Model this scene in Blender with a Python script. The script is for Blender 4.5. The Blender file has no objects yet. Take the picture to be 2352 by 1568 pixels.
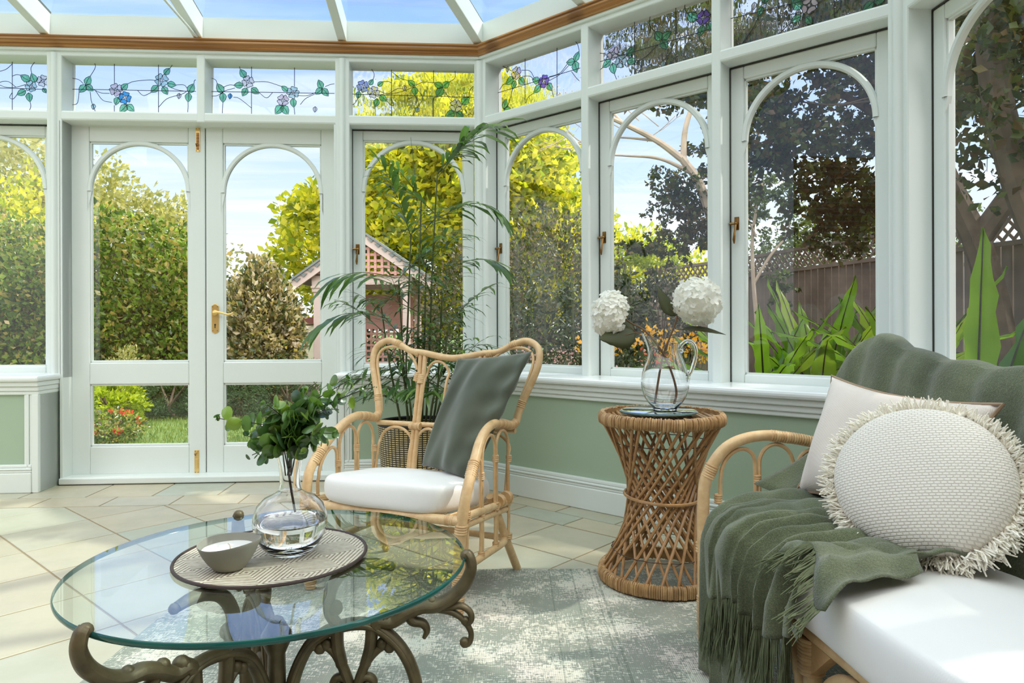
import bpy, math, random
import numpy as np
from mathutils import Vector, Matrix
random.seed(7); R=np.random.default_rng(11)
SC=bpy.context.scene; C=SC.collection
PI=math.pi
# ---------------------------------------------------------------- mesh helpers
def unit(v):
    v=np.asarray(v,float); return v/(np.linalg.norm(v)+1e-12)
def spline(pts,n=8,closed=False):
    """Catmull-Rom through pts, n steps per span."""
    P=[np.asarray(p,float) for p in pts]; m=len(P)
    if m<3 and not closed:
        return [P[0]+(P[-1]-P[0])*t for t in np.linspace(0,1,n+1)]
    out=[]
    rng=range(m if closed else m-1)
    for i in rng:
        if closed: a,b,c,d=P[(i-1)%m],P[i],P[(i+1)%m],P[(i+2)%m]
        else:
            b,c=P[i],P[i+1]; a=P[i-1] if i>0 else 2*b-c; d=P[i+2] if i+2<m else 2*c-b
        for k in range(n):
            t=k/n
            out.append(.5*((2*b)+(c-a)*t+(2*a-5*b+4*c-d)*t*t+(3*b-a-3*c+d)*t**3))
    if not closed: out.append(P[-1])
    return out
class MB:
    def __init__(s): s.v=[]; s.f=[]
    def add(s,v,f):
        o=len(s.v); s.v.extend([tuple(map(float,p)) for p in v]); s.f.extend([tuple(o+i for i in q) for q in f]); return s
    def box(s,x0,x1,y0,y1,z0,z1):
        v=[(x,y,z) for z in (z0,z1) for y in (y0,y1) for x in (x0,x1)]
        return s.add(v,[(0,2,3,1),(4,5,7,6),(0,1,5,4),(2,6,7,3),(0,4,6,2),(1,3,7,5)])
    def beam(s,a,b,w,h,up=(0,0,1)):
        """rectangular bar from a to b, width w sideways, height h along up"""
        a=np.array(a,float); b=np.array(b,float); d=unit(b-a); sd=unit(np.cross(d,up)); u=np.cross(sd,d)
        v=[p+sd*w/2*i+u*h/2*j for p in (a,b) for i,j in ((-1,-1),(1,-1),(1,1),(-1,1))]
        return s.add(v,[(3,2,1,0),(4,5,6,7),(0,1,5,4),(1,2,6,5),(2,3,7,6),(3,0,4,7)])
    def tube(s,pts,r,seg=8,closed=False,flat=None,up=None):
        P=[np.asarray(p,float) for p in pts]; n=len(P)
        rr=r if hasattr(r,'__len__') else [r]*n
        T=[]
        for i in range(n):
            a=P[(i-1)%n] if (closed or i>0) else P[i]; b=P[(i+1)%n] if (closed or i<n-1) else P[i]
            T.append(unit(b-a))
        ref=np.asarray(up,float) if up is not None else (np.array([0,0,1.]) if abs(T[0][2])<.9 else np.array([1.,0,0]))
        nrm=unit(ref-T[0]*np.dot(ref,T[0])); V=[]; fa,fb=flat or (1,1)
        for i in range(n):
            if up is not None:
                q=ref-T[i]*np.dot(ref,T[i]); nrm=unit(q) if np.linalg.norm(q)>1e-4 else nrm
            else: nrm=unit(nrm-T[i]*np.dot(nrm,T[i]))
            b=np.cross(T[i],nrm)
            for k in range(seg):
                a=2*PI*k/seg; V.append(P[i]+(nrm*math.cos(a)*fa+b*math.sin(a)*fb)*rr[i])
        F=[]
        for i in range(n if closed else n-1):
            j=(i+1)%n
            for k in range(seg):
                l=(k+1)%seg; F.append((i*seg+k,i*seg+l,j*seg+l,j*seg+k))
        if not closed: F.append(tuple(range(seg))[::-1]); F.append(tuple((n-1)*seg+k for k in range(seg)))
        return s.add(V,F)
    def cap(s,pts,r,seg=8,n=6):
        """tube through a spline with rounded ends"""
        return s.tube(spline(pts,n),r,seg)
    def lathe(s,prof,seg=32,c=(0,0,0),closed=False,caps=True):
        n=len(prof); V=[(c[0]+r*math.cos(2*PI*k/seg),c[1]+r*math.sin(2*PI*k/seg),c[2]+z) for r,z in prof for k in range(seg)]
        F=[]
        for i in range(n if closed else n-1):
            j=(i+1)%n
            for k in range(seg):
                l=(k+1)%seg; F.append((i*seg+k,i*seg+l,j*seg+l,j*seg+k))
        if not closed and caps:
            if prof[0][0]>1e-6: F.append(tuple(range(seg))[::-1])
            if prof[-1][0]>1e-6: F.append(tuple((n-1)*seg+k for k in range(seg)))
        return s.add(V,F)
    def ball(s,c,r,seg=12,sq=(1,1,1)):
        m=seg//2; V=[];F=[]
        for i in range(m+1):
            t=PI*i/m
            for k in range(seg):
                a=2*PI*k/seg; V.append((c[0]+r*sq[0]*math.sin(t)*math.cos(a),c[1]+r*sq[1]*math.sin(t)*math.sin(a),c[2]-r*sq[2]*math.cos(t)))
        for i in range(m):
            for k in range(seg):
                l=(k+1)%seg; F.append((i*seg+k,i*seg+l,(i+1)*seg+l,(i+1)*seg+k))
        return s.add(V,F)
    def prism(s,poly,f,d0,d1):
        """poly [(a,b)], f(a,b,d)->point; extruded between d0 and d1"""
        n=len(poly); V=[f(a,b,d) for d in (d0,d1) for a,b in poly]
        F=[tuple(range(n))[::-1],tuple(range(n,2*n))]+[(i,(i+1)%n,n+(i+1)%n,n+i) for i in range(n)]
        return s.add(V,F)
    def grid(s,G,close_u=False):
        n=len(G); m=len(G[0]); V=[p for row in G for p in row]; F=[]
        for i in range(n-1):
            for j in range(m if close_u else m-1):
                k=(j+1)%m; F.append((i*m+j,i*m+k,(i+1)*m+k,(i+1)*m+j))
        return s.add(V,F)
    def build(s,name,mat,parent=None,smooth=True,bevel=0,angle=40,solid=0,sub=0,off=0):
        me=bpy.data.meshes.new(name); me.from_pydata(s.v,[],s.f); me.validate(); me.update()
        o=bpy.data.objects.new(name,me); C.objects.link(o); me.materials.append(mat)
        if smooth:
            me.shade_smooth(); me.set_sharp_from_angle(angle=math.radians(angle))
        if parent: o.parent=parent
        if solid: md=o.modifiers.new('t','SOLIDIFY'); md.thickness=solid; md.offset=off
        if sub: md=o.modifiers.new('s','SUBSURF'); md.levels=sub; md.render_levels=sub
        if bevel: md=o.modifiers.new('b','BEVEL'); md.width=bevel; md.segments=2; md.limit_method='ANGLE'; md.angle_limit=math.radians(40)
        return o
def npmesh(name,V,F,mat,parent=None,smooth=False):
    """big triangle mesh straight from arrays"""
    V=np.asarray(V,np.float32).reshape(-1,3); F=np.asarray(F,np.int32); k=F.shape[1]
    me=bpy.data.meshes.new(name); me.vertices.add(len(V)); me.vertices.foreach_set('co',V.ravel())
    me.loops.add(F.size); me.loops.foreach_set('vertex_index',F.ravel())
    me.polygons.add(len(F)); me.polygons.foreach_set('loop_start',np.arange(0,F.size,k,dtype=np.int32)); 
    me.update(calc_edges=True); me.validate()
    if smooth: me.shade_smooth()
    me.materials.append(mat); o=bpy.data.objects.new(name,me); C.objects.link(o)
    if parent: o.parent=parent
    return o
def tag(o,label,cat,group=None,kind=None):
    o['label']=label; o['category']=cat
    if group: o['group']=group
    if kind: o['kind']=kind
    return o
def thing(name,label,cat,loc=(0,0,0),rotz=0,group=None,kind=None,matrix=None):
    o=bpy.data.objects.new(name,None); C.objects.link(o); o.empty_display_size=.05
    if matrix is not None: o.matrix_world=matrix
    else: o.location=loc; o.rotation_euler=(0,0,rotz)
    return tag(o,label,cat,group,kind)
# ---------------------------------------------------------------- leaf helpers
def rnd_unit(n):
    v=R.normal(size=(n,3)); return v/np.linalg.norm(v,axis=1,keepdims=True)
def leafcloud(P,D,L,W,fold=.15,curl=.0):
    """P base points, D axis directions, L length array, W width ratio -> verts, tris"""
    n=len(P); D=D/np.linalg.norm(D,axis=1,keepdims=True)
    S=np.cross(D,rnd_unit(n)); S/=np.linalg.norm(S,axis=1,keepdims=True)+1e-9
    U=np.cross(S,D); L=np.broadcast_to(np.asarray(L,float),(n,))[:,None]
    m=P+D*L*.5; tip=P+D*L-U*L*curl
    V=np.stack([P,m+S*L*W+U*L*fold,tip,m-S*L*W+U*L*fold],1).reshape(-1,3)
    b=np.arange(n)[:,None]*4
    F=np.concatenate([b+[[0,1,2]],b+[[0,2,3]]],0)
    return V,F
def blob(c,r,n,clusters=40,spread=.28,shell=.6,zmin=None):
    c=np.array(c,float); r=np.array(r,float)
    d=rnd_unit(clusters); q=(shell+(1-shell)*R.random((clusters,1))); cc=d*q
    k=R.integers(0,clusters,n); p=cc[k]+rnd_unit(n)*(R.random((n,1))**.5)*spread
    p=c+p*r
    if zmin is not None: p[:,2]=np.maximum(p[:,2],zmin+R.random(n)*.05)
    return p
def foliage(name,parent,mat,P,size,wid=.28,c=None,up=.3,out=.6,jit=.35,fold=.12):
    n=len(P); D=rnd_unit(n)*.8
    if c is not None:
        o=P-np.array(c,float); o/=np.linalg.norm(o,axis=1,keepdims=True)+1e-9; D=D+o*out
    D[:,2]+=up
    V,F=leafcloud(P,D,size*(1-jit+2*jit*R.random(n)),wid,fold)
    return npmesh(name,V,F,mat,parent)
def branches(mb,a,d,length,r,depth,spread=.6,up=.1,kids=3):
    a=np.array(a,float); d=unit(d); pts=[a]; rs=[r]; n=5
    for i in range(n):
        d=unit(d+R.normal(size=3)*.12+np.array([0,0,up])); pts.append(pts[-1]+d*length/n); rs.append(r*(1-.45*(i+1)/n))
    mb.tube(pts,rs,6)
    if depth>0:
        for k in range(kids):
            i=R.integers(2,n+1); dd=unit(d+R.normal(size=3)*spread)
            branches(mb,pts[i],dd,length*(.55+.25*R.random()),rs[i]*.62,depth-1,spread,up,kids)
# ---------------------------------------------------------------- materials (all node based)
class NT:
    def __init__(s,name):
        s.m=bpy.data.materials.new(name); s.m.use_nodes=True; s.t=s.m.node_tree; s.t.nodes.clear()
        s.out=s.n('ShaderNodeOutputMaterial')
    def n(s,typ,**kw):
        nd=s.t.nodes.new(typ)
        for k,v in kw.items(): setattr(nd,k,v)
        return nd
    def l(s,a,b): s.t.links.new(a,b)
    def set(s,nd,**kw):
        for k,v in kw.items(): nd.inputs[k.replace('_',' ')].default_value=v
        return nd
    def coord(s,scale=(1,1,1),kind='Object',rot=(0,0,0)):
        tc=s.n('ShaderNodeTexCoord'); mp=s.n('ShaderNodeMapping'); mp.inputs['Scale'].default_value=scale; mp.inputs['Rotation'].default_value=rot
        s.l(tc.outputs[kind],mp.inputs['Vector']); return mp.outputs['Vector']
    def noise(s,vec,scale,detail=3,rough=.55,out='Fac'):
        nd=s.n('ShaderNodeTexNoise'); nd.inputs['Scale'].default_value=scale; nd.inputs['Detail'].default_value=detail; nd.inputs['Roughness'].default_value=rough
        if vec is not None: s.l(vec,nd.inputs['Vector'])
        return nd.outputs[out]
    def ramp(s,fac,stops,interp='LINEAR'):
        nd=s.n('ShaderNodeValToRGB'); nd.color_ramp.interpolation=interp; e=nd.color_ramp.elements
        while len(e)<len(stops): e.new(.5)
        for el,(p,c) in zip(e,stops): el.position=p; el.color=(*c,1) if len(c)==3 else c
        s.l(fac,nd.inputs['Fac']); return nd.outputs['Color']
    def mix(s,fac,a,b,blend='MIX'):
        nd=s.n('ShaderNodeMix',data_type='RGBA',blend_type=blend)
        for sock,v in ((nd.inputs[0],fac),(nd.inputs[6],a),(nd.inputs[7],b)):
            if hasattr(v,'is_linked'): s.l(v,sock)
            elif not hasattr(v,'__len__'): sock.default_value=v
            else: sock.default_value=(*v,1)
        return nd.outputs[2]
    def math(s,op,a,b=0.,c=None,clamp=False):
        nd=s.n('ShaderNodeMath',operation=op,use_clamp=clamp)
        for i,v in enumerate((a,b) if c is None else (a,b,c)):
            if hasattr(v,'is_linked'): s.l(v,nd.inputs[i])
            else: nd.inputs[i].default_value=v
        return nd.outputs[0]
    def bump(s,h,strength=.3,dist=.01):
        nd=s.n('ShaderNodeBump'); nd.inputs['Strength'].default_value=strength; nd.inputs['Distance'].default_value=dist; s.l(h,nd.inputs['Height']); return nd.outputs['Normal']
    def principled(s,color,rough=.5,metal=0,normal=None,**kw):
        p=s.n('ShaderNodeBsdfPrincipled')
        if hasattr(color,'is_linked'): s.l(color,p.inputs['Base Color'])
        else: p.inputs['Base Color'].default_value=(*color,1)
        if hasattr(rough,'is_linked'): s.l(rough,p.inputs['Roughness'])
        else: p.inputs['Roughness'].default_value=rough
        p.inputs['Metallic'].default_value=metal
        if normal is not None: s.l(normal,p.inputs['Normal'])
        for k,v in kw.items(): p.inputs[k].default_value=v
        return p.outputs[0]
    def done(s,sh): s.l(sh,s.out.inputs['Surface']); return s.m
def lin(r,g,b):
    f=lambda c:(c/255/12.92 if c/255<=.04045 else ((c/255+.055)/1.055)**2.4); return (f(r),f(g),f(b))
def plain(name,rgb,rough=.5,metal=0,var=.06,scale=8,bump=0,bscale=60,**kw):
    t=NT(name); c=lin(*rgb); v=t.coord()
    col=t.ramp(t.noise(v,scale),[(.3,tuple(x*(1-var) for x in c)),(.7,tuple(min(1,x*(1+var)) for x in c))])
    nm=t.bump(t.noise(v,bscale,4),bump,.004) if bump else None
    return t.done(t.principled(col,rough,metal,nm,**kw))
def leafmat(name,cols,trans=.35,rough=.4,tboost=1.5,spec=.5,tb=.55):
    t=NT(name); g=t.n('ShaderNodeNewGeometry'); n=len(cols)
    col=t.ramp(g.outputs['Random Per Island'],[(i/(n-1) if n>1 else 0,lin(*c)) for i,c in enumerate(cols)])
    p=t.principled(col,rough,**{'Specular IOR Level':spec}); tr=t.n('ShaderNodeBsdfTranslucent')
    t.l(t.mix(1.,col,(tboost,tboost,tboost*tb),'MULTIPLY'),tr.inputs['Color'])
    mx=t.n('ShaderNodeMixShader'); mx.inputs[0].default_value=trans; t.l(p,mx.inputs[1]); t.l(tr.outputs[0],mx.inputs[2])
    return t.done(mx.outputs[0])
def schlick(t,f0,gain=1.,normal=None):
    g=t.n('ShaderNodeNewGeometry'); d=t.n('ShaderNodeVectorMath',operation='DOT_PRODUCT')
    t.l(g.outputs['Incoming'],d.inputs[0]); t.l(g.outputs['Normal'],d.inputs[1])
    k=t.math('SUBTRACT',1.,t.math('ABSOLUTE',d.outputs['Value']),clamp=True)
    return t.math('MULTIPLY',t.math('MULTIPLY_ADD',t.math('POWER',k,5.),1-f0,f0),gain,clamp=True)
def thinglass(name,tint=(.97,.985,.975),f0=.043,gain=1.,bump=0):
    t=NT(name); tr=t.n('ShaderNodeBsdfTransparent'); tr.inputs['Color'].default_value=(*tint,1)
    gl=t.n('ShaderNodeBsdfGlossy'); gl.inputs['Roughness'].default_value=0.; gl.inputs['Color'].default_value=(1,1,1,1)
    if bump:
        t.l(t.bump(t.noise(t.coord(),7.,2),bump,.02),gl.inputs['Normal'])
    mx=t.n('ShaderNodeMixShader'); t.l(schlick(t,f0,gain),mx.inputs[0]); t.l(tr.outputs[0],mx.inputs[1]); t.l(gl.outputs[0],mx.inputs[2])
    return t.done(mx.outputs[0])
def solidglass(name,ior=1.46,color=(1,1,1),rough=0.):
    t=NT(name); g=t.n('ShaderNodeBsdfGlass'); g.inputs['IOR'].default_value=ior; g.inputs['Color'].default_value=(*color,1); g.inputs['Roughness'].default_value=rough
    return t.done(g.outputs[0])
m={}
m['white']=plain('white_paint',(226,231,227),.34,var=.015,scale=3,bump=.02,bscale=90)
m['sill']=plain('white_gloss_paint',(232,236,234),.22,var=.01,scale=3)
m['green']=plain('sage_green_paint',(162,181,157),.5,var=.02,scale=2,bump=.03,bscale=150)
m['gap']=plain('dark_gap',(60,58,52),.8)
def wood(name,a,b,sc,rough=.35,axis=0):
    t=NT(name); s=[26,26,26]; s[axis]=1.2; v=t.coord(tuple(x*sc for x in s))
    f=t.noise(v,1.,5,.6); w=t.n('ShaderNodeTexWave',wave_type='BANDS',bands_direction='Z'); w.inputs['Scale'].default_value=.6; w.inputs['Distortion'].default_value=5.; w.inputs['Detail'].default_value=3
    t.l(v,w.inputs['Vector'])
    f2=t.math('ADD',t.math('MULTIPLY',f,.7),t.math('MULTIPLY',w.outputs['Fac'],.3))
    knots=t.noise(t.coord((2.2,2.2,2.2)),1.6,1)
    col=t.mix(t.ramp(knots,[(.68,(0,0,0)),(.78,(1,1,1))]),t.ramp(f2,[(.25,lin(*a)),(.75,lin(*b))]),lin(*a))
    return t.done(t.principled(col,rough,0,t.bump(f,.1,.003)))
m['timber']=wood('stained_pine',(128,82,40),(196,140,82),1.)
def cane(name,a,b,rings=0):
    t=NT(name); v=t.coord((14,14,14)); f=t.noise(v,2.5,5,.65); g=t.n('ShaderNodeNewGeometry')
    k=t.math('ADD',t.math('MULTIPLY',f,.7),t.math('MULTIPLY',g.outputs['Random Per Island'],.3))
    col=t.ramp(k,[(.25,lin(*a)),(.55,lin(*[(x+y)//2 for x,y in zip(a,b)])),(.8,lin(*b))])
    spots=t.ramp(t.noise(t.coord((5,5,5)),3.,2),[(.66,(0,0,0)),(.74,(1,1,1))])
    col=t.mix(t.math('MULTIPLY',spots,.35),col,lin(*[int(x*.6) for x in a]))
    return t.done(t.principled(col,.33,0,t.bump(f,.12,.002)))
m['cane']=cane('honey_cane',(194,152,104),(234,206,160))
m['wrap']=cane('cane_binding',(184,142,96),(228,196,148))
m['rod']=cane('brown_rattan',(146,104,64),(216,174,122))
m['rodwrap']=cane('split_cane_wrap',(146,108,68),(212,178,128))
def fabric(name,rgb,sc=900,bump=.25,var=.05,rough=.9,sheen=.3,rgb2=None,nsc=6,bdist=.0012):
    t=NT(name); v=t.coord(); c=lin(*rgb); c2=lin(*rgb2) if rgb2 else tuple(min(1,x*(1+var)) for x in c)
    col=t.ramp(t.noise(v,nsc,4),[(.35,c),(.65,c2)])
    def wave(d):
        w=t.n('ShaderNodeTexWave',wave_type='BANDS',bands_direction=d); w.inputs['Scale'].default_value=sc/20; t.l(v,w.inputs['Vector']); return w.outputs['Fac']
    h=t.math('ADD',t.math('MULTIPLY',wave('X'),wave('Y')),t.noise(v,sc/4,2))
    return t.done(t.principled(col,rough,0,t.bump(h,bump,bdist),**{'Sheen Weight':sheen,'Sheen Roughness':.5}))
m['seat']=fabric('white_cotton',(232,230,226),1600,.1,.02)
m['velvet']=fabric('green_velvet',(68,74,62),2000,.1,.1,.85,.3,(88,94,80),3)
m['linen']=fabric('beige_linen',(216,203,190),2400,.3,.05,rgb2=(225,214,203))
m['piping']=plain('tan_piping',(158,134,108),.8)
m['fringe']=plain('cream_cotton_fringe',(250,244,230),.9)
def woven(name):
    t=NT(name); v=t.coord(rot=(0,0,-.22)); b=t.n('ShaderNodeTexBrick'); b.offset=.5
    b.inputs['Scale'].default_value=1.; b.inputs['Brick Width'].default_value=.0105; b.inputs['Row Height'].default_value=.0056; b.inputs['Mortar Size'].default_value=.0012; b.inputs['Mortar Smooth'].default_value=.9
    t.l(v,b.inputs['Vector'])
    col=t.mix(b.outputs['Fac'],lin(232,226,214),lin(223,215,202))
    h=t.math('SUBTRACT',1.,b.outputs['Fac'])
    return t.done(t.principled(col,.9,0,t.bump(h,.6,.004),**{'Sheen Weight':.2}))
m['woven']=woven('cream_basket_weave')
def wool(name):
    t=NT(name); v=t.coord(); f=t.noise(v,420,3,.7); f2=t.noise(v,7,3)
    k=t.math('ADD',t.math('MULTIPLY',f,.6),t.math('MULTIPLY',f2,.4))
    col=t.ramp(k,[(.35,lin(62,69,47)),(.5,lin(91,98,70)),(.66,lin(124,130,96))])
    return t.done(t.principled(col,.95,0,t.bump(t.math('ADD',f,t.noise(v,160,2)),.55,.003),**{'Sheen Weight':.35,'Sheen Roughness':.5}))
m['wool']=wool('green_marl_wool')
m['tassel']=plain('green_wool_yarn',(97,104,76),.95,var=.25,scale=40)
m['iron']=plain('aged_bronze_iron',(100,88,62),.42,.3,var=.3,scale=30,bump=.2,bscale=80)
m['brass']=plain('polished_brass',(240,204,132),.3,.75,var=.06)
m['oldbrass']=plain('aged_brass',(146,110,64),.32,1.,var=.2,scale=60)
m['keyhole']=plain('keyhole_black',(30,26,22),.5)
m['pane']=thinglass('window_glass',(.985,.99,.985),.04,.6)
m['roofglass']=thinglass('roof_glass',(.92,.985,.98),.04,1.)
m['tabletop']=thinglass('table_glass',(.93,.98,.955),.055,1.9)
m['tableedge']=plain('green_glass_edge',(34,92,84),.08,var=.3,scale=9)
m['clear']=solidglass('clear_glass',1.45)
m['water']=solidglass('water',1.33)
m['mirror']=plain('mirror_silver',(206,216,218),.02,1.,var=.0)
m['mirroredge']=plain('mirror_edge_green',(70,96,92),.1)
m['bowl']=plain('grey_ceramic',(142,140,128),.75,var=.05,scale=20)
m['wax']=plain('white_wax',(232,228,222),.45,var=.01,**{'Subsurface Weight':.15})
m['wick']=plain('wick',(190,176,160),.9)
def traymat():
    t=NT('woven_tray'); v=t.coord(); sx=t.n('ShaderNodeSeparateXYZ'); t.l(v,sx.inputs[0])
    # concentric diamonds of thin dark thread on pale straw
    d=t.math('ADD',t.math('ABSOLUTE',t.math('SUBTRACT',t.math('PINGPONG',sx.outputs[0],.075),.0)),t.math('MULTIPLY',t.math('PINGPONG',sx.outputs[1],.075),1.))
    st=t.math('PINGPONG',t.math('ADD',d,t.math('MULTIPLY',t.noise(v,120,1),.0015)),.0055)
    mask=t.math('GREATER_THAN',st,.0034)
    col=t.mix(mask,lin(206,200,178),lin(104,78,66)); col=t.mix(.25,col,t.ramp(t.noise(v,90,2),[(.3,lin(150,140,116)),(.7,lin(220,214,194))]))
    return t.done(t.principled(col,.7,0,t.bump(st,.5,.002)))
m['tray']=traymat(); m['trayrim']=plain('dark_brown_rim',(66,50,42),.5)
def basketmat():
    t=NT('black_and_straw_weave'); tc=t.n('ShaderNodeTexCoord'); b=t.n('ShaderNodeTexBrick'); b.offset=.35; b.offset_frequency=1
    b.inputs['Scale'].default_value=1.; b.inputs['Brick Width'].default_value=.021; b.inputs['Row Height'].default_value=.0098; b.inputs['Mortar Size'].default_value=.0026; b.inputs['Mortar Smooth'].default_value=.2
    t.l(tc.outputs['UV'],b.inputs['Vector'])
    col=t.mix(b.outputs['Fac'],t.ramp(t.noise(tc.outputs['UV'],60,2),[(.3,lin(188,164,112)),(.7,lin(222,202,150))]),lin(34,32,28))
    return t.done(t.principled(col,.6,0,t.bump(t.math('SUBTRACT',1.,b.outputs['Fac']),.8,.005)))
m['basket']=basketmat(); m['soil']=plain('soil',(58,44,34),.95,bump=.5); m['basketrim']=plain('black_basket_rim',(44,40,36),.6)
def tilemat():
    t=NT('stone_tile'); g=t.n('ShaderNodeNewGeometry'); v=t.coord()
    base=t.ramp(g.outputs['Random Per Island'],[(0,lin(181,169,145)),(.3,lin(189,178,155)),(.55,lin(179,177,159)),(.8,lin(193,180,153)),(1,lin(173,177,161))])
    f=t.noise(v,5,6,.62); f2=t.noise(v,1.7,3)
    col=t.mix(t.ramp(f,[(.42,(0,0,0)),(.72,(.55,.55,.55))]),base,lin(163,161,139)); col=t.mix(t.ramp(f2,[(.5,(0,0,0)),(.75,(.4,.4,.4))]),col,lin(186,164,124))
    return t.done(t.principled(col,t.ramp(f,[(.3,(.3,)*3),(.7,(.45,)*3)]),0,t.bump(f,.15,.004)))
m['tile']=tilemat(); m['grout']=plain('grout',(146,128,100),.9,bump=.2)
def rugmat():
    t=NT('distressed_rug'); v=t.coord(); sx=t.n('ShaderNodeSeparateXYZ'); t.l(v,sx.inputs[0]); X,Y=sx.outputs[0],sx.outputs[1]
    def wv(a,per): return t.math('PINGPONG',a,per/2)
    tx=t.math('MULTIPLY',wv(X,.0052),1/.0026); ty=t.math('MULTIPLY',wv(Y,.0044),1/.0022)
    weave=t.math('MULTIPLY',tx,ty)
    big=t.noise(v,4.2,5,.6); st=t.noise(t.coord((40,230,1)),1.,2,.6); st2=t.noise(t.coord((230,40,1),),1.,2,.6)
    spk=t.math('ADD',t.math('MULTIPLY',big,.9),t.math('ADD',t.math('MULTIPLY',st,.7),t.math('MULTIPLY',st2,.45)))
    mask=t.ramp(spk,[(.985,(0,0,0)),(1.10,(.72,.72,.72))])
    base=t.ramp(t.noise(v,9,4),[(.3,lin(196,192,176)),(.5,lin(214,210,195)),(.7,lin(200,204,190))])
    base=t.mix(t.ramp(t.noise(v,3.1,3),[(.5,(0,0,0)),(.62,(.6,.6,.6))]),base,lin(216,202,196))
    col=t.mix(mask,base,lin(92,106,96))
    for c,wd in ((.365,.004),(.345,.002),(.28,.003),(.20,.002)):   # guard lines of the side border
        ln=t.math('LESS_THAN',t.math('ABSOLUTE',t.math('SUBTRACT',X,c)),wd)
        col=t.mix(t.math('MULTIPLY',ln,t.ramp(st,[(.35,(.1,)*3),(.6,(.7,)*3)])),col,lin(92,104,92))
    col=t.mix(t.math('MULTIPLY',t.math('LESS_THAN',weave,.10),.35),col,lin(120,124,108))
    return t.done(t.principled(col,.95,0,t.bump(weave,.5,.003)))
m['rug']=rugmat()
# stained glass
def sgl(name,rgb,tr=.72):
    t=NT(name); c=lin(*rgb); v=t.coord(); col=t.ramp(t.noise(v,38,3),[(.3,tuple(x*.88 for x in c)),(.7,tuple(min(1,x*1.12) for x in c))])
    a=t.n('ShaderNodeBsdfTransparent'); t.l(col,a.inputs['Color']); b=t.n('ShaderNodeBsdfTranslucent'); t.l(col,b.inputs['Color'])
    p=t.principled(col,.12); x=t.n('ShaderNodeMixShader'); x.inputs[0].default_value=1-tr; t.l(a.outputs[0],x.inputs[1]); t.l(b.outputs[0],x.inputs[2])
    y=t.n('ShaderNodeMixShader'); y.inputs[0].default_value=.06; t.l(x.outputs[0],y.inputs[1]); t.l(p,y.inputs[2]); return t.done(y.outputs[0])
m['sg_leaf']=sgl('green_stained_glass',(184,230,206),.88)
for k,c in dict(w=(255,253,254),t=(228,248,250),l=(252,240,250),b=(150,212,246),b2=(212,220,250),p=(190,172,230)).items(): m['sg_'+k]=sgl('stained_glass_'+k,c,.75)
m['lead']=plain('lead_came',(40,44,52),.4,.3)
def rippled():
    t=NT('water_glass'); v=t.coord((16,16,7)); nm=t.bump(t.noise(v,1.,2,.5),.55,.02)
    g=t.n('ShaderNodeBsdfRefraction'); g.inputs['IOR'].default_value=1.25; g.inputs['Roughness'].default_value=0.; t.l(nm,g.inputs['Normal'])
    gl=t.n('ShaderNodeBsdfGlossy'); gl.inputs['Roughness'].default_value=.02; t.l(nm,gl.inputs['Normal'])
    x=t.n('ShaderNodeMixShader'); t.l(schlick(t,.04),x.inputs[0]); t.l(g.outputs[0],x.inputs[1]); t.l(gl.outputs[0],x.inputs[2]); return t.done(x.outputs[0])
m['ripple']=rippled()
# garden
m['hedge']=leafmat('hedge_leaf',[(46,70,28),(100,134,50),(184,204,104),(72,104,38),(218,188,122),(134,162,64),(56,82,30)],.38,.22,spec=1.)
m['photinia']=leafmat('photinia_leaf',[(66,82,42),(188,168,126),(236,218,196),(92,112,56),(58,74,38),(212,194,126),(150,140,92)],.3,.22,spec=1.)
m['olive']=leafmat('olive_leaf',[(158,162,104),(196,190,132),(138,146,90),(216,206,150)],.45,.5)
m['yellow']=leafmat('yellow_leaf',[(128,148,38),(196,194,56),(236,222,84),(108,132,38),(172,180,50),(214,204,64),(90,114,36)],.55,.5,1.8)
m['lime']=leafmat('lime_leaf',[(150,170,40),(206,214,70),(120,150,40)],.45,.5)
m['conifer']=leafmat('conifer_leaf',[(58,86,52),(84,112,66),(70,98,56)],.2,.6)
m['dark']=leafmat('dark_leaf',[(40,54,26),(66,82,34),(96,110,44),(104,80,48),(54,70,30)],.42,.4,spec=.45)
m['ivy']=leafmat('ivy_leaf',[(44,58,36),(72,86,52),(34,48,28),(104,114,78)],.25,.35)
m['gumleaf']=leafmat('gum_leaf',[(70,90,46),(104,122,60),(50,66,34)],.35,.4)
m['pinkish']=leafmat('mauve_shrub_leaf',[(64,78,46),(112,108,80),(150,128,106),(50,64,36),(104,122,54)],.3,.35)
m['grassleaf']=leafmat('grass_blade',[(94,124,52),(128,152,70),(150,160,84)],.4,.6)
m['lawn']=plain('lawn_turf',(112,136,70),.95,var=.3,scale=14,bump=.6,bscale=40)
m['earth']=plain('garden_soil',(74,62,46),.95,var=.3,scale=6,bump=.5)
m['palm']=leafmat('palm_leaf',[(66,98,54),(92,126,66),(52,82,46),(120,150,80)],.35,.25,spec=.9)
m['palmstem']=plain('palm_cane',(84,92,52),.5,var=.3,scale=20)
m['euc']=leafmat('eucalyptus_leaf',[(66,100,56),(102,136,62),(60,90,60),(138,164,68)],.35,.25,spec=1.)
m['eucstem']=plain('dark_stem',(64,50,40),.7)
m['hydleaf']=leafmat('hydrangea_leaf',[(60,66,38),(82,84,48)],.15,.5)
m['hydstem']=plain('hydrangea_stem',(112,84,58),.7,var=.2)
m['petal']=leafmat('white_petal',[(250,248,240),(253,252,248),(248,245,234)],.45,.6,1.,.2,.98)
m['fern']=leafmat('fern_frond',[(96,138,42),(136,174,54),(74,112,36),(168,194,70)],.55,.3,1.7)
m['fernrib']=plain('fern_midrib',(44,40,28),.6)
m['bark']=plain('grey_bark',(112,96,78),.9,var=.3,scale=6,bump=.8,bscale=18)
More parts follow.
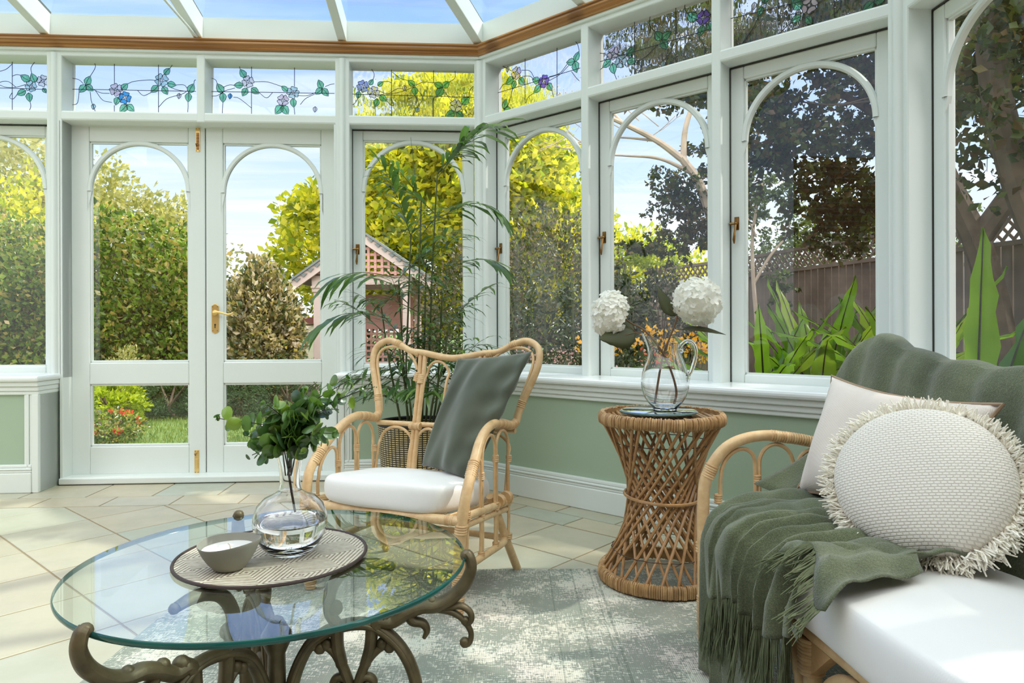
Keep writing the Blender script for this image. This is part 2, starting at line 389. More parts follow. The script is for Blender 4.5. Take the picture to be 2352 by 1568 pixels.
m['gumbark']=plain('pale_gum_bark',(206,186,162),.7,var=.2,scale=3,bump=.3,bscale=12)
m['fence']=plain('weathered_paling',(142,126,112),.9,var=.25,scale=3,bump=.4,bscale=30)
m['gazebo']=plain('pinkish_cream_paint',(238,216,204),.6,var=.04)
m['gazrose']=plain('faded_rose_paint',(236,180,166),.6,var=.05)
m['slate']=plain('grey_roof_edge',(142,150,148),.6)
m['shed']=plain('cream_render',(222,222,188),.8); m['shedroof']=plain('red_brown_fascia',(120,70,60),.7)
m['kanga']=leafmat('orange_flower',[(250,190,50),(254,210,84),(244,170,44)],.45,.6,1.6)
m['redflower']=leafmat('red_flower',[(226,84,50),(240,110,70),(214,60,40)],.3,.6)
m['pinkflower']=leafmat('pink_flower',[(224,168,172),(236,206,204),(206,140,150)],.3,.6)
m['pipe']=plain('lantern_white',(220,214,206),.4)
def brickmat():
    t=NT('house_brick'); b=t.n('ShaderNodeTexBrick'); b.inputs['Scale'].default_value=1.; b.inputs['Brick Width'].default_value=.23; b.inputs['Row Height'].default_value=.076; b.inputs['Mortar Size'].default_value=.008
    v=t.coord(rot=(PI/2,0,0)); t.l(v,b.inputs['Vector']); b.inputs['Color1'].default_value=(*lin(120,84,66),1); b.inputs['Color2'].default_value=(*lin(142,100,78),1); b.inputs['Mortar'].default_value=(*lin(150,140,126),1)
    return t.done(t.principled(b.outputs['Color'],.85))
m['brick']=brickmat()
SG={'L':{'F':[[-2.589,2.285,0.034,'t'],[-2.523,2.318,0.035,'w']],'L':[[-2.596,2.317,-2.648,2.349],[-2.565,2.309,-2.586,2.361],[-2.618,2.26,-2.668,2.235],[-2.602,2.248,-2.595,2.194],[-2.523,2.276,-2.504,2.248]],'S':[[-2.693,2.437,-2.694,2.14],[-2.766,2.273,-2.504,2.27]],'V':[[[-2.586,2.361],[-2.588,2.395],[-2.565,2.432]],[[-2.595,2.194],[-2.591,2.17],[-2.601,2.138]],[[-2.648,2.349],[-2.669,2.352],[-2.692,2.343]],[[-2.765,2.368],[-2.727,2.382],[-2.693,2.413]],[[-2.766,2.291],[-2.727,2.278],[-2.673,2.279],[-2.619,2.296]],[[-2.766,2.303],[-2.742,2.312],[-2.712,2.309],[-2.675,2.281]],[[-2.668,2.235],[-2.689,2.211],[-2.708,2.22],[-2.693,2.249]]],'B':[]},'D1':{'F':[[-2.114,2.274,0.039,'l'],[-2.064,2.229,0.038,'b'],[-1.855,2.335,0.041,'t']],'L':[[-2.283,2.299,-2.258,2.352],[-2.283,2.299,-2.322,2.254],[-2.283,2.299,-2.241,2.265],[-2.083,2.276,-2.046,2.312],[-2.104,2.232,-2.117,2.184],[-2.053,2.189,-2.092,2.143],[-2.053,2.189,-2.011,2.151],[-1.84,2.369,-1.808,2.407],[-1.823,2.317,-1.772,2.307],[-1.849,2.298,-1.822,2.251],[-1.875,2.302,-1.917,2.262],[-1.702,2.264,-1.672,2.319],[-1.702,2.264,-1.706,2.209]],'S':[[-2.365,2.274,-1.661,2.274],[-2.123,2.438,-2.123,2.311],[-2.124,2.184,-2.124,2.14],[-1.874,2.439,-1.875,2.14]],'V':[[[-2.365,2.339],[-2.323,2.329],[-2.298,2.307]],[[-2.258,2.352],[-2.23,2.405],[-2.24,2.439]],[[-2.366,2.182],[-2.332,2.193],[-2.322,2.254]],[[-2.26,2.26],[-2.252,2.203],[-2.231,2.147]],[[-2.241,2.273],[-2.197,2.255],[-2.151,2.253]],[[-2.231,2.269],[-2.189,2.213],[-2.138,2.201]],[[-2.046,2.312],[-2.011,2.326],[-1.926,2.336],[-1.891,2.333]],[[-1.994,2.274],[-1.96,2.244],[-1.917,2.262]],[[-1.808,2.407],[-1.797,2.423],[-1.789,2.436]],[[-1.772,2.31],[-1.729,2.31],[-1.712,2.292]],[[-1.823,2.303],[-1.772,2.282],[-1.725,2.274]],[[-1.873,2.179],[-1.824,2.229],[-1.742,2.256],[-1.712,2.275]],[[-1.672,2.319],[-1.669,2.337],[-1.661,2.342]],[[-1.706,2.209],[-1.706,2.178],[-1.708,2.151]]],'B':[[-2.239,2.176,'t'],[-1.755,2.247,'w']]},'D2':{'F':[[-1.361,2.336,0.037,'w'],[-1.101,2.277,0.038,'t'],[-1.159,2.23,0.036,'l']],'L':[[-1.506,2.268,-1.54,2.322],[-1.506,2.268,-1.506,2.21],[-1.376,2.361,-1.406,2.409],[-1.389,2.316,-1.444,2.313],[-1.368,2.299,-1.394,2.25],[-1.342,2.299,-1.298,2.265],[-1.133,2.286,-1.168,2.314],[-1.102,2.242,-1.096,2.188],[-1.164,2.201,-1.205,2.147],[-1.164,2.201,-1.129,2.145],[-0.931,2.305,-0.953,2.356],[-0.931,2.305,-0.971,2.269],[-0.931,2.305,-0.894,2.259]],'S':[[-1.585,2.275,-0.859,2.277],[-1.341,2.439,-1.341,2.361],[-1.342,2.29,-1.342,2.14],[-1.092,2.441,-1.093,2.313]],'V':[[[-1.585,2.358],[-1.549,2.344],[-1.539,2.322]],[[-1.506,2.301],[-1.471,2.315],[-1.444,2.315]],[[-1.585,2.249],[-1.54,2.251],[-1.497,2.279],[-1.437,2.298]],[[-1.406,2.409],[-1.41,2.422],[-1.412,2.436]],[[-1.324,2.337],[-1.255,2.338],[-1.202,2.324],[-1.168,2.312]],[[-1.298,2.274],[-1.255,2.243],[-1.22,2.275]],[[-1.446,2.244],[-1.411,2.236],[-1.342,2.182]],[[-1.076,2.26],[-1.019,2.261],[-0.971,2.28]],[[-1.096,2.188],[-1.093,2.166],[-1.091,2.144]],[[-0.914,2.316],[-0.887,2.328],[-0.859,2.335]],[[-0.975,2.271],[-1.028,2.243],[-1.059,2.207]],[[-1.506,2.21],[-1.509,2.181],[-1.511,2.139]]],'B':[[-1.463,2.251,'b'],[-0.971,2.182,'w']]},'B':{'F':[[-0.692,2.322,0.038,'b2'],[-0.628,2.288,0.037,'w'],[-0.14,2.214,0.039,'w']],'L':[[-0.654,2.331,-0.631,2.365],[-0.604,2.326,-0.572,2.352],[-0.714,2.291,-0.724,2.247],[-0.594,2.271,-0.551,2.236],[-0.605,2.249,-0.621,2.199],[-0.385,2.331,-0.426,2.363],[-0.385,2.325,-0.385,2.272],[-0.22,2.324,-0.27,2.352],[-0.22,2.324,-0.177,2.36],[-0.22,2.324,-0.255,2.266],[-0.103,2.225,-0.058,2.273],[-0.144,2.179,-0.203,2.153],[-0.136,2.179,-0.095,2.141]],'S':[[-0.765,2.275,-0.03,2.269],[-0.523,2.439,-0.524,2.145],[-0.273,2.438,-0.273,2.352],[-0.273,2.266,-0.274,2.144]],'V':[[[-0.631,2.365],[-0.626,2.398],[-0.649,2.439]],[[-0.572,2.352],[-0.544,2.355],[-0.523,2.345]],[[-0.519,2.411],[-0.473,2.376],[-0.426,2.363]],[[-0.594,2.296],[-0.544,2.28],[-0.462,2.296],[-0.39,2.325]],[[-0.533,2.286],[-0.489,2.312],[-0.456,2.313]],[[-0.376,2.336],[-0.335,2.354],[-0.273,2.352]],[[-0.177,2.36],[-0.144,2.385],[-0.145,2.436]],[[-0.213,2.312],[-0.186,2.268],[-0.164,2.243]],[[-0.385,2.272],[-0.363,2.237],[-0.369,2.203]],[[-0.363,2.303],[-0.338,2.259],[-0.363,2.209]],[[-0.385,2.175],[-0.396,2.161],[-0.407,2.144]],[[-0.551,2.236],[-0.523,2.212],[-0.509,2.217],[-0.522,2.248]],[[-0.621,2.199],[-0.619,2.171],[-0.616,2.144]],[[-0.724,2.247],[-0.741,2.219],[-0.763,2.209]],[[-0.058,2.273],[-0.058,2.309],[-0.036,2.335]],[[-0.255,2.266],[-0.277,2.249],[-0.278,2.144]],[[-0.094,2.197],[-0.075,2.18],[-0.064,2.153]]],'B':[[-0.445,2.319,'w'],[-0.369,2.189,'t']]},'R1':{'F':[[0.19,2.358,0.039,'l'],[0.394,2.262,0.039,'p']],'L':[[0.17,2.337,0.106,2.313],[0.182,2.317,0.158,2.27],[0.211,2.323,0.25,2.279],[0.361,2.27,0.31,2.295],[0.372,2.246,0.32,2.214],[0.42,2.244,0.452,2.199],[0.607,2.32,0.551,2.328],[0.607,2.32,0.637,2.367],[0.607,2.32,0.621,2.255],[0.093,2.169,0.111,2.227],[0.093,2.169,0.152,2.148]],'S':[[0.04,2.277,0.643,2.276],[0.256,2.437,0.255,2.17],[0.487,2.435,0.486,2.154]],'V':[[[0.076,2.43],[0.124,2.399],[0.153,2.38]],[[0.228,2.366],[0.29,2.347],[0.323,2.3]],[[0.058,2.292],[0.082,2.314],[0.106,2.317]],[[0.233,2.33],[0.29,2.317],[0.323,2.288]],[[0.158,2.27],[0.147,2.237],[0.117,2.173]],[[0.431,2.258],[0.505,2.274],[0.566,2.308]],[[0.431,2.279],[0.505,2.282],[0.556,2.318]],[[0.637,2.367],[0.627,2.406],[0.602,2.439]],[[0.586,2.27],[0.616,2.23],[0.636,2.209]],[[0.32,2.214],[0.278,2.199],[0.261,2.169]],[[0.452,2.199],[0.458,2.176],[0.462,2.159]]],'B':[[0.124,2.399,'w']]},'R2':{'F':[[0.853,2.299,0.036,'l'],[0.899,2.246,0.035,'t'],[1.354,2.337,0.036,'p']],'L':[[0.935,2.265,0.976,2.301],[0.939,2.239,0.991,2.221],[0.839,2.27,0.787,2.241],[0.846,2.248,0.861,2.19],[1.134,2.293,1.097,2.342],[1.134,2.293,1.187,2.32],[1.134,2.293,1.162,2.239],[1.32,2.336,1.269,2.38],[1.354,2.301,1.331,2.251],[1.376,2.302,1.393,2.262]],'S':[[0.76,2.277,1.386,2.273],[0.98,2.158,0.981,2.503],[1.21,2.157,1.211,2.46]],'V':[[[0.761,2.325],[0.794,2.313],[0.818,2.292]],[[0.76,2.233],[0.774,2.237],[0.787,2.241]],[[0.861,2.19],[0.867,2.174],[0.875,2.157]],[[0.993,2.226],[1.045,2.233],[1.113,2.275]],[[0.988,2.219],[1.017,2.188],[1.001,2.156]],[[1.165,2.237],[1.163,2.206],[1.151,2.189]],[[1.188,2.261],[1.186,2.224],[1.164,2.202]],[[1.097,2.342],[1.067,2.384],[1.072,2.439]],[[1.269,2.38],[1.258,2.408],[1.262,2.443]],[[1.331,2.251],[1.361,2.194],[1.357,2.159]]],'B':[[1.143,2.173,'t']]},'R3':{'F':[[1.836,2.245,0.037,'l']],'L':[[1.805,2.242,1.764,2.29],[1.804,2.21,1.757,2.198],[1.823,2.201,1.845,2.163],[1.643,2.311,1.656,2.357],[1.636,2.3,1.612,2.264],[2.086,2.184,2.044,2.157],[2.086,2.184,2.13,2.179]],'S':[[1.483,2.292,2.135,2.255],[1.704,2.384,1.703,2.151],[1.936,2.339,1.935,2.171]],'V':[[[1.539,2.16],[1.588,2.214],[1.615,2.259]],[[1.709,2.252],[1.754,2.231],[1.795,2.229]],[[1.702,2.155],[1.734,2.179],[1.76,2.197]],[[1.932,2.178],[1.956,2.196],[1.962,2.231]],[[1.656,2.357],[1.67,2.376],[1.643,2.404]],[[1.872,2.247],[1.944,2.262],[2.014,2.252]]],'B':[[1.599,2.318,'w']]}}
# ---------------------------------------------------------------- room layout (metres; z=0 is the tiled floor)
A=math.radians(3.689); Q0=np.array([-.1864,4.0923]); LR=2.2022; WB=3.2; DL=.0989; DADO=-.171
def dirn(y): return np.array([math.cos(y),math.sin(y)])
Q2=Q0+dirn(A-PI/4)*LR; Q3=Q0-dirn(A)*WB
WALLS={'back':(Q0,A),'right':(Q0,A-PI/4),'side':(Q2,A-PI/2),'left':(Q3,A+PI/4)}
def WP(w,s,o,z):
    q,y=WALLS[w]; d=dirn(y); n=np.array([-d[1],d[0]]); p=q+d*s+n*o; return np.array([p[0],p[1],z])
def wroot(w,name,label,cat,kind='structure',s=0,o=0,z=0):
    q,y=WALLS[w]; p=WP(w,s,o,z); return thing(name,label,cat,tuple(p),y,kind=kind)
SASH0,SASH1=.622,2.055
def sash(root,s0,s1,z0,z1,st,top,bot,o=DL,mat='white',mid=None,arch=True):
    """joinery frame in the root's local axes (x along wall, y outwards, z up)"""
    mb=MB(); d=.045
    mb.box(s0,s0+st,o,o+d,z0,z1).box(s1-st,s1,o,o+d,z0,z1)
    mb.box(s0+st,s1-st,o,o+d,z1-top,z1).box(s0+st,s1-st,o,o+d,z0,z0+bot)
    if mid: mb.box(s0+st,s1-st,o,o+d,mid[0],mid[1])
    fr=mb.build('frame',m[mat],root,False,bevel=.006)
    holes=[(z0+bot,mid[0]),(mid[1],z1-top)] if mid else [(z0+bot,z1-top)]
    b=MB()
    for a,c in holes:   # glazing bead
        for (x0,x1,q0,q1) in ((s0+st,s0+st+.008,a,c),(s1-st-.008,s1-st,a,c),(s0+st,s1-st,a,a+.008),(s0+st,s1-st,c-.008,c)): b.box(x0,x1,o+.012,o+.03,q0,q1)
    b.build('glazing_bead',m['white'],fr,False)
    for a,c in holes:
        MB().box(s0+st-.004,s1-st+.004,o+.026,o+.0305,a-.004,c+.004).build('pane',m['pane'],root,False)
    if arch:
        a,c=holes[-1]; cx=(s0+s1)/2; Ro=(s1-s0-2*st)/2+.012; w=.027; zc=c-Ro+.004; G=[]
        for k in range(49):
            t=PI*k/48
            row=[]
            for rr,oo in ((Ro,o+.020),(Ro,o+.002),(Ro-.006,o-.006),(Ro-w+.006,o-.006),(Ro-w,o+.002),(Ro-w,o+.020)):
                row.append((cx+rr*math.cos(t),oo,zc+rr*math.sin(t)))
            G.append(row)
        ab=MB().grid(G,True)
        for sg in (1,-1):  # the legs taper into the stiles
            x=cx+sg*(Ro-w/2)
            ab.prism([(x-w/2,zc),(x+w/2,zc),(x+sg*w/2,zc-.10)],lambda p,q,dd:(p,dd,q),o+.002,o+.02)
        ab.build('arch_bar',m['white'],root,True,angle=30)
    return fr
def latch(root,s,z):
    o=DL; lt=MB().box(s-.011,s+.011,o-.004,o,z-.055,z+.005).build('latch_plate',m['oldbrass'],root,False,bevel=.002)
    MB().box(s-.045,s-.034,o-.09,o-.06,z-.055,z+.0).build('keeper',m['oldbrass'],lt,False,bevel=.002)
    MB().tube([(s-.028,o-.018,z-.026),(s,o-.012,z-.026)],.006,8).ball((s,o-.012,z-.026),.009).tube([(s,o-.012,z-.026),(s-.001,o-.02,z-.06),(s-.003,o-.026,z-.10),(s-.002,o-.026,z-.118)],[.005,.0045,.007,.003],8).build('latch_handle',m['oldbrass'],lt)
def casement(w,n,s0,s1,label,lt=True):
    r=wroot(w,'window_%d'%n,label,'window')
    sash(r,s0,s1,SASH0,SASH1,.062,.057,.046)
    MB().box(s0-.004,s0+.002,DL-.004,DL+.004,SASH0,SASH1+.003).box(s0,s1,DL-.003,DL+.006,SASH1-.001,SASH1+.004).build('shadow_gap',m['gap'],r,False)
    if lt: latch(r,s0+.03,1.375)
    return r
# ---- floor: sheet of grout with bevelled tiles, two border courses round the walls, square field set at 45 degrees to the doors
def clip(poly,n,c):
    out=[]
    for i in range(len(poly)):
        a,b=np.array(poly[i]),np.array(poly[(i+1)%len(poly)]); da,db=a@n-c,b@n-c
        if da<=0: out.append(a)
        if da*db<0: out.append(a+(b-a)*da/(da-db))
    return out
def outw(w):
    q,y=WALLS[w]; d=dirn(y); n=np.array([-d[1],d[0]]); return n,q@n,d,q
fl=thing('floor','pale stone tiled floor with square tiles laid diagonally and two border courses','floor',kind='structure')
tb=MB(); g=.0036
def tile(poly):
    if len(poly)<3: return
    a=0.5*sum(poly[i][0]*poly[(i+1)%len(poly)][1]-poly[(i+1)%len(poly)][0]*poly[i][1] for i in range(len(poly)))
    if abs(a)<.0012: return
    if a<0: poly=poly[::-1]
    c=sum(poly)/len(poly); ins=[p+(c-p)*min(.45,.004/max(.01,np.linalg.norm(c-p))) for p in poly]; n=len(poly)
    V=[(p[0],p[1],-.004) for p in poly]+[(p[0],p[1],-.0015) for p in poly]+[(p[0],p[1],0) for p in ins]
    F=[tuple(2*n+i for i in range(n))]+[(i,(i+1)%n,n+(i+1)%n,n+i) for i in range(n)]+[(n+i,n+(i+1)%n,2*n+(i+1)%n,2*n+i) for i in range(n)]
    tb.add(V,F)
P=.338; n1,c1,d1,q1=outw('right')
for i in range(-18,16):
    for j in range(0,20):
        s=.92+P*i; o=-.466-P*j; ce=q1+d1*(s+P/2)+n1*(o-P/2)
        if ce[1]<-1.45 or ce[1]>4.2 or abs(ce[0])>4: continue
        poly=[q1+d1*(s+a)+n1*(o-b) for a,b in ((g,g),(P-g,g),(P-g,P-g),(g,P-g))]
        for w,lim in (('back',-.50),('side',-.466),('left',-.466)):
            n,c,_,_=outw(w); poly=clip(poly,n,c+lim-g) if len(poly)>2 else poly
        if len(poly)>2: tile(poly)
for w,rng,rows in (('back',(-3.6,.4),((-.16,-.30),(-.30,-.495))),('right',(-.4,2.7),((-.16,-.305),(-.305,-.463))),('side',(-.4,4.2),((-.16,-.305),(-.305,-.463))),('left',(-4,.4),((-.16,-.305),(-.305,-.463)))):
    n,c,d,q=outw(w)
    for ri,(o1,o0) in enumerate(rows):
        if w=='back' and ri==0: o1=.0
        s=rng[0]+(.0 if ri else .17)
        while s<rng[1]:
            poly=[q+d*(s+g)+n*(o0+g),q+d*(s+P-g)+n*(o0+g),q+d*(s+P-g)+n*(o1-g),q+d*(s+g)+n*(o1-g)]
            if w=='back' and ri==0: # sloping end joints as laid by the door
                poly=[p-d*(.0) for p in poly]
            for w2 in WALLS:
                if w2!=w:
                    nn,cc,_,_=outw(w2); k=n-nn   # nearest-wall rule: c - p.n <= cc - p.nn
                    if len(poly)>2: poly=clip(poly,-k,-(c-cc)-.002)
            if len(poly)>2: tile(poly)
            s+=P
tb.build('tile_field',m['tile'],fl,False)
MB().box(-4.2,3.4,-1.6,4.6,-.12,-.003).build('grout_bed',m['grout'],fl,False)
# ---- framing of the glazed walls
def post(mb,s0,s1,z0=.6,z1=2.45,o0=0,o1=.15): mb.box(s0,s1,o0,o1,z0,z1)
def framing(w,name,label,posts,mull,s0,s1,beads=()):
    r=wroot(w,name,label,'wall')
    for a,b in posts: mb=MB(); post(mb,a,b); mb.build('post',m['white'],r,False,bevel=.007)
    if mull:
        mb=MB()
        for a,b in mull: post(mb,a,b,2.06,2.45)
        mb.build('mullion',m['white'],r,False,bevel=.006)
    MB().box(s0,s1,.002,.15,2.062,2.118).build('transom_rail',m['white'],r,False,bevel=.010)
    MB().box(s0,s1,.002,.15,2.425,2.47).box(s0,s1,-.012,.1,2.452,2.47).build('head_rail',m['white'],r,False,bevel=.006)
    if beads:
        for a,rad,z0 in beads: MB().tube([(a,.0,z0),(a,.0,2.44)],rad,12).build('bead',m['white'],r)
    return r
def dado(r,s0,s1,ends=(None,None),panel=True):
    """half-height wall: green face, sill, moulding"""
    MB().box(s0,s1,DADO+.012,.14,0,.6).build('green_panel',m['green'],r,False)
    e0,e1=s0-.02,s1+.02
    MB().box(e0,e1,DADO-.045,.10,.600,.632).build('sill',m['sill'],r,False,bevel=.012)
    MB().box(e0+.01,e1-.01,DADO-.026,.05,.574,.600).box(e0+.015,e1-.015,DADO-.014,.05,.548,.574).box(e0+.018,e1-.018,DADO-.006,.05,.528,.548).build('sill_moulding',m['white'],r,False,bevel=.005)
    mb=MB()
    for e,sg in ((ends[0],1),(ends[1],-1)):
        if e is None: continue
        x=s0 if sg>0 else s1
        mb.box(*sorted((x,x+sg*.035)),DADO-.008,.14,0,.53)                       # end stile and return face
        for k,(u,p) in enumerate(((.035,.000),(.05,.006),(.062,.002))): mb.box(*sorted((x+sg*u,x+sg*(u+.014))),DADO-p,DADO+.02,.1,.53)
    if mb.v: mb.build('panel_stile',m['white'],r,False,bevel=.004)
def skirting(w,name,label,s0,s1):
    r=wroot(w,name,label,'baseboard')
    MB().box(s0,s1,DADO-.014,DADO+.015,0,.108).box(s0,s1,DADO-.010,DADO+.015,.108,.122).box(s0,s1,DADO-.014,DADO+.015,.122,.134).box(s0,s1,DADO-.006,DADO+.015,.134,.152).build('board',m['white'],r,False,bevel=.005)
rb=framing('back','wall_back','white framed end wall with glazed double doors between green half walls',[(-2.44,-2.358),(-.835,-.754),(-.03,.05),(-3.28,-3.165)],[(-1.616,-1.57)],-3.25,.05,[(-2.399,.017,.61),(-.7945,.017,.62),(.0,.024,.62),(-3.2,.024,.62)])
dado(rb,-3.25,-2.385,(None,1)); 
dado(rb,-.792,.06,(1,None))
MB().box(-2.372,-2.358,-.0,.14,0,2.06).box(-.842,-.832,0,.14,0,2.06).box(-2.372,-.83,.1,.15,2.055,2.066).build('door_lining',m['white'],rb,False)
MB().box(-2.375,-.83,-.012,.16,.004,.040).build('threshold',m['white'],rb,False,bevel=.006)
MB().box(-2.375,-.83,-.008,.1,-.003,.006).build('threshold_gap',m['gap'],rb,False)
rr=framing('right','wall_right','white framed diagonal wall of three arched windows over green half wall',[(-.03,.045),(.725,.772),(1.444,1.488),(2.161,2.24)],None,-.05,2.24,[(2.2,.024,.62)])
dado(rr,-.06,2.27)
rs=framing('side','wall_side','white framed side wall behind the sofa beside the fern',[(-.03,.045),(.725,.772),(1.444,1.488),(2.161,2.24)],None,-.03,2.3)
dado(rs,-.06,2.3)
rl=framing('left','wall_left','white framed diagonal wall mirrored on the far side of the doors',[(-2.24,-2.16),(-1.488,-1.444),(-.772,-.725),(-.045,.03)],None,-2.3,.03)
dado(rl,-2.3,.06)
skirting('back','baseboard_back','white moulded skirting of the end wall beside the doors',-3.25,-2.42); skirting('back','baseboard_back_right','white moulded skirting behind the potted palm',-.757,-.05)
skirting('right','baseboard_right','white moulded skirting under the green wall behind the cane table',.055,2.2)
skirting('side','baseboard_side','white moulded skirting behind the cane sofa',.06,2.3); skirting('left','baseboard_left','white moulded skirting of the mirrored diagonal wall',-2.3,-.06)
# ---- doors
def door(n,s0,s1,lsty,rsty,label):
    r=wroot('back','door_%d'%n,label,'door'); mb=MB(); o=DL; d=.045; z0,z1=.036,2.057
    for a,b in ((s0,s0+lsty),(s1-rsty,s1)): mb.box(a,b,o,o+d,z0,z1)
    for a,b in ((z0,.199),(.56,.686),(1.968,z1)): mb.box(s0+lsty,s1-rsty,o,o+d,a,b)
    fr=mb.build('frame',m['white'],r,False,bevel=.006)
    b=MB()
    for a,c in ((.199,.56),(.686,1.968)):
        x0,x1=s0+lsty,s1-rsty
        for q in ((x0,x0+.01,a,c),(x1-.01,x1,a,c),(x0,x1,a,a+.012),(x0,x1,c-.01,c)): b.box(q[0],q[1],o+.010,o+.03,q[2],q[3])
        MB().box(x0-.004,x1+.004,o+.026,o+.0305,a-.004,c+.004).build('pane',m['pane'],r,False)
    b.build('glazing_bead',m['white'],fr,False,bevel=.003)
    x0,x1=s0+lsty,s1-rsty; cx=(x0+x1)/2; Ro=(x1-x0)/2+.012; w=.026; c=1.968; zc=c-Ro+.006; G=[]
    for k in range(49):
        t=PI*k/48; G.append([(cx+q*math.cos(t),oo,zc+q*math.sin(t)) for q,oo in ((Ro,o+.02),(Ro,o+.0),(Ro-.006,o-.006),(Ro-w+.006,o-.006),(Ro-w,o+.0),(Ro-w,o+.02))])
    ab=MB().grid(G,True)
    for sg in (1,-1):
        x=cx+sg*(Ro-w/2); ab.prism([(x-w/2,zc),(x+w/2,zc),(x+sg*w/2,zc-.13)],lambda p,q,dd:(p,dd,q),o,o+.02)
    ab.build('arch_bar',m['white'],r,True,angle=30)
    return r
dl=door(1,-2.362,-1.607,.102,.094,'left leaf of the glazed white double doors with brass bolts')
dr=door(2,-1.602,-.838,.098,.098,'right leaf of the glazed white double doors with brass lever handle')
MB().box(-1.607,-1.602,DL+.012,DL+.03,.04,2.05).build('meeting_gap',m['gap'],rb,False)
def bolt(r,s,z0,z1,up):
    p=MB().box(s-.013,s+.013,DL-.003,DL+.001,z0,z1).build('bolt_plate',m['brass'],r,False,bevel=.001)
    zk=z0+.03 if up else z1-.03
    MB().box(s-.008,s+.008,DL-.006,DL-.002,*( (z0+.012,z1-.03) if up else (z0+.03,z1-.05))).build('bolt_slide',m['timber'] if up else m['brass'],p,False,bevel=.001)  # upper slide takes timber brown: a reflection painted onto the brass
    MB().tube([(s-.006,DL-.006,zk),(s-.004,DL-.022,zk+.012),(s+.006,DL-.018,zk+.014)],.003,6).build('bolt_knob',m['oldbrass'],p)
    k=MB()
    for x in (-.008,.008):
        for z in (z0+.006,z1-.006): k.ball((s+x,DL-.003,z),.0028,8)
    k.build('screw',m['oldbrass'],p)
bolt(dl,-1.645,1.916,2.056,True); bolt(dl,-1.657,.036,.172,False)
hx=-1.549; hp=MB().prism([(-.021,-.075),(-.012,-.083),(0,-.088),(.012,-.083),(.021,-.075),(.021,.075),(.012,.083),(0,.088),(-.012,.083),(-.021,.075)],lambda a,b,d:(hx+a,d,.94+b),DL-.005,DL).build('handle_plate',m['brass'],dr,False,bevel=.003)
MB().lathe([(0,0),(.016,0),(.016,.008),(.010,.014),(.010,.03)],20).build('rose',m['brass'],hp)
ro=hp.children[0]; ro.matrix_local=Matrix.Translation((hx,DL-.004,.975))@Matrix.Rotation(PI/2,4,'X')
MB().tube(spline([(hx,DL-.034,.975),(hx+.03,DL-.040,.977),(hx+.06,DL-.040,.970),(hx+.09,DL-.040,.964),(hx+.115,DL-.040,.972)],6),[.0085]*6+[.007]*6+[.006]*6+[.0065]*6+[.006],10).build('lever',m['brass'],hp)
MB().ball((hx,DL-.004,.905),.0055,10).box(hx-.002,hx+.002,DL-.0075,DL-.004,.885,.905).build('keyhole',m['keyhole'],hp)
k=MB()
for z in (.87,1.01):
    for x in (-.013,.013): k.ball((hx+x,DL-.005,z),.003,8)
k.build('screw',m['oldbrass'],hp)
# ---- windows
casement('back',1,-3.163,-2.442,'arched casement window left of the glazed doors',False)
casement('back',2,-.753,-.032,'arched casement window behind the potted palm right of the doors')
casement('right',3,.046,.724,'arched casement window nearest the corner on the diagonal wall')
casement('right',4,.774,1.442,'arched casement window behind the white hydrangeas')
casement('right',5,1.49,2.16,'arched casement window with fence and ferns outside beside the corner post')
casement('side',6,.046,.724,'arched casement window with large fern fronds right at the sofa',False)
casement('side',7,.774,1.442,'second casement window of the side wall past the fern window',False)
casement('left',8,-.724,-.046,'casement window nearest the corner of the mirrored diagonal wall',False)
casement('left',9,-1.442,-.774,'middle casement window of the mirrored diagonal wall',False)
casement('left',10,-2.16,-1.49,'far casement window of the mirrored diagonal wall',False)
# ---- leadlight transoms
def flower(mb,cb,ld,s,z,r,o,rot):
    n=4
    for k in range(n):
        a=rot+k*2*PI/n; pts=[]
        for t,q in ((-.62,.34),(-.80,.72),(-.52,1.0),(-.16,.9),(0,.86),(.16,.92),(.52,1.0),(.80,.72),(.62,.34)):
            pts.append((s+r*q*math.cos(a+t*.92),z+r*q*math.sin(a+t*.92)))
        pts=[(p[0],p[1]) for p in spline([(x,y) for x,y in pts],3)]
        mb.prism(pts,lambda x,y,d:(x,d,y),o,o+.003); ld.tube([(x,o,y) for x,y in pts],.0015,5,closed=True)
    c=[(s+r*.19*math.cos(t),z+r*.19*math.sin(t)) for t in np.linspace(0,2*PI,12,endpoint=False)]
    cb.prism(c,lambda x,y,d:(x,d,y),o-.001,o+.003); ld.tube([(x,o-.001,y) for x,y in c],.0014,5,closed=True)
def leafpiece(mb,ld,b,t,o):
    b=np.array(b);t=np.array(t); ax=t-b; n=np.array([-ax[1],ax[0]])
    w=.36; L=[b+ax*k+n*w*q for k,q in ((0,0),(.12,.55),(.35,1),(.65,.78),(.88,.28),(1,0))]; Rr=[b+ax*k-n*w*q for k,q in ((.88,.28),(.65,.78),(.35,1),(.12,.55))]
    pts=[tuple(p) for p in L+Rr]; mb.prism(pts,lambda x,y,d:(x,d,y),o,o+.003); ld.tube([(x,o,y) for x,y in pts],.0015,5,closed=True)
    ld.tube([(p[0],o-.001,p[1]) for p in (b,b+ax*.5+n*.05,b+ax*.86)],.0013,5)
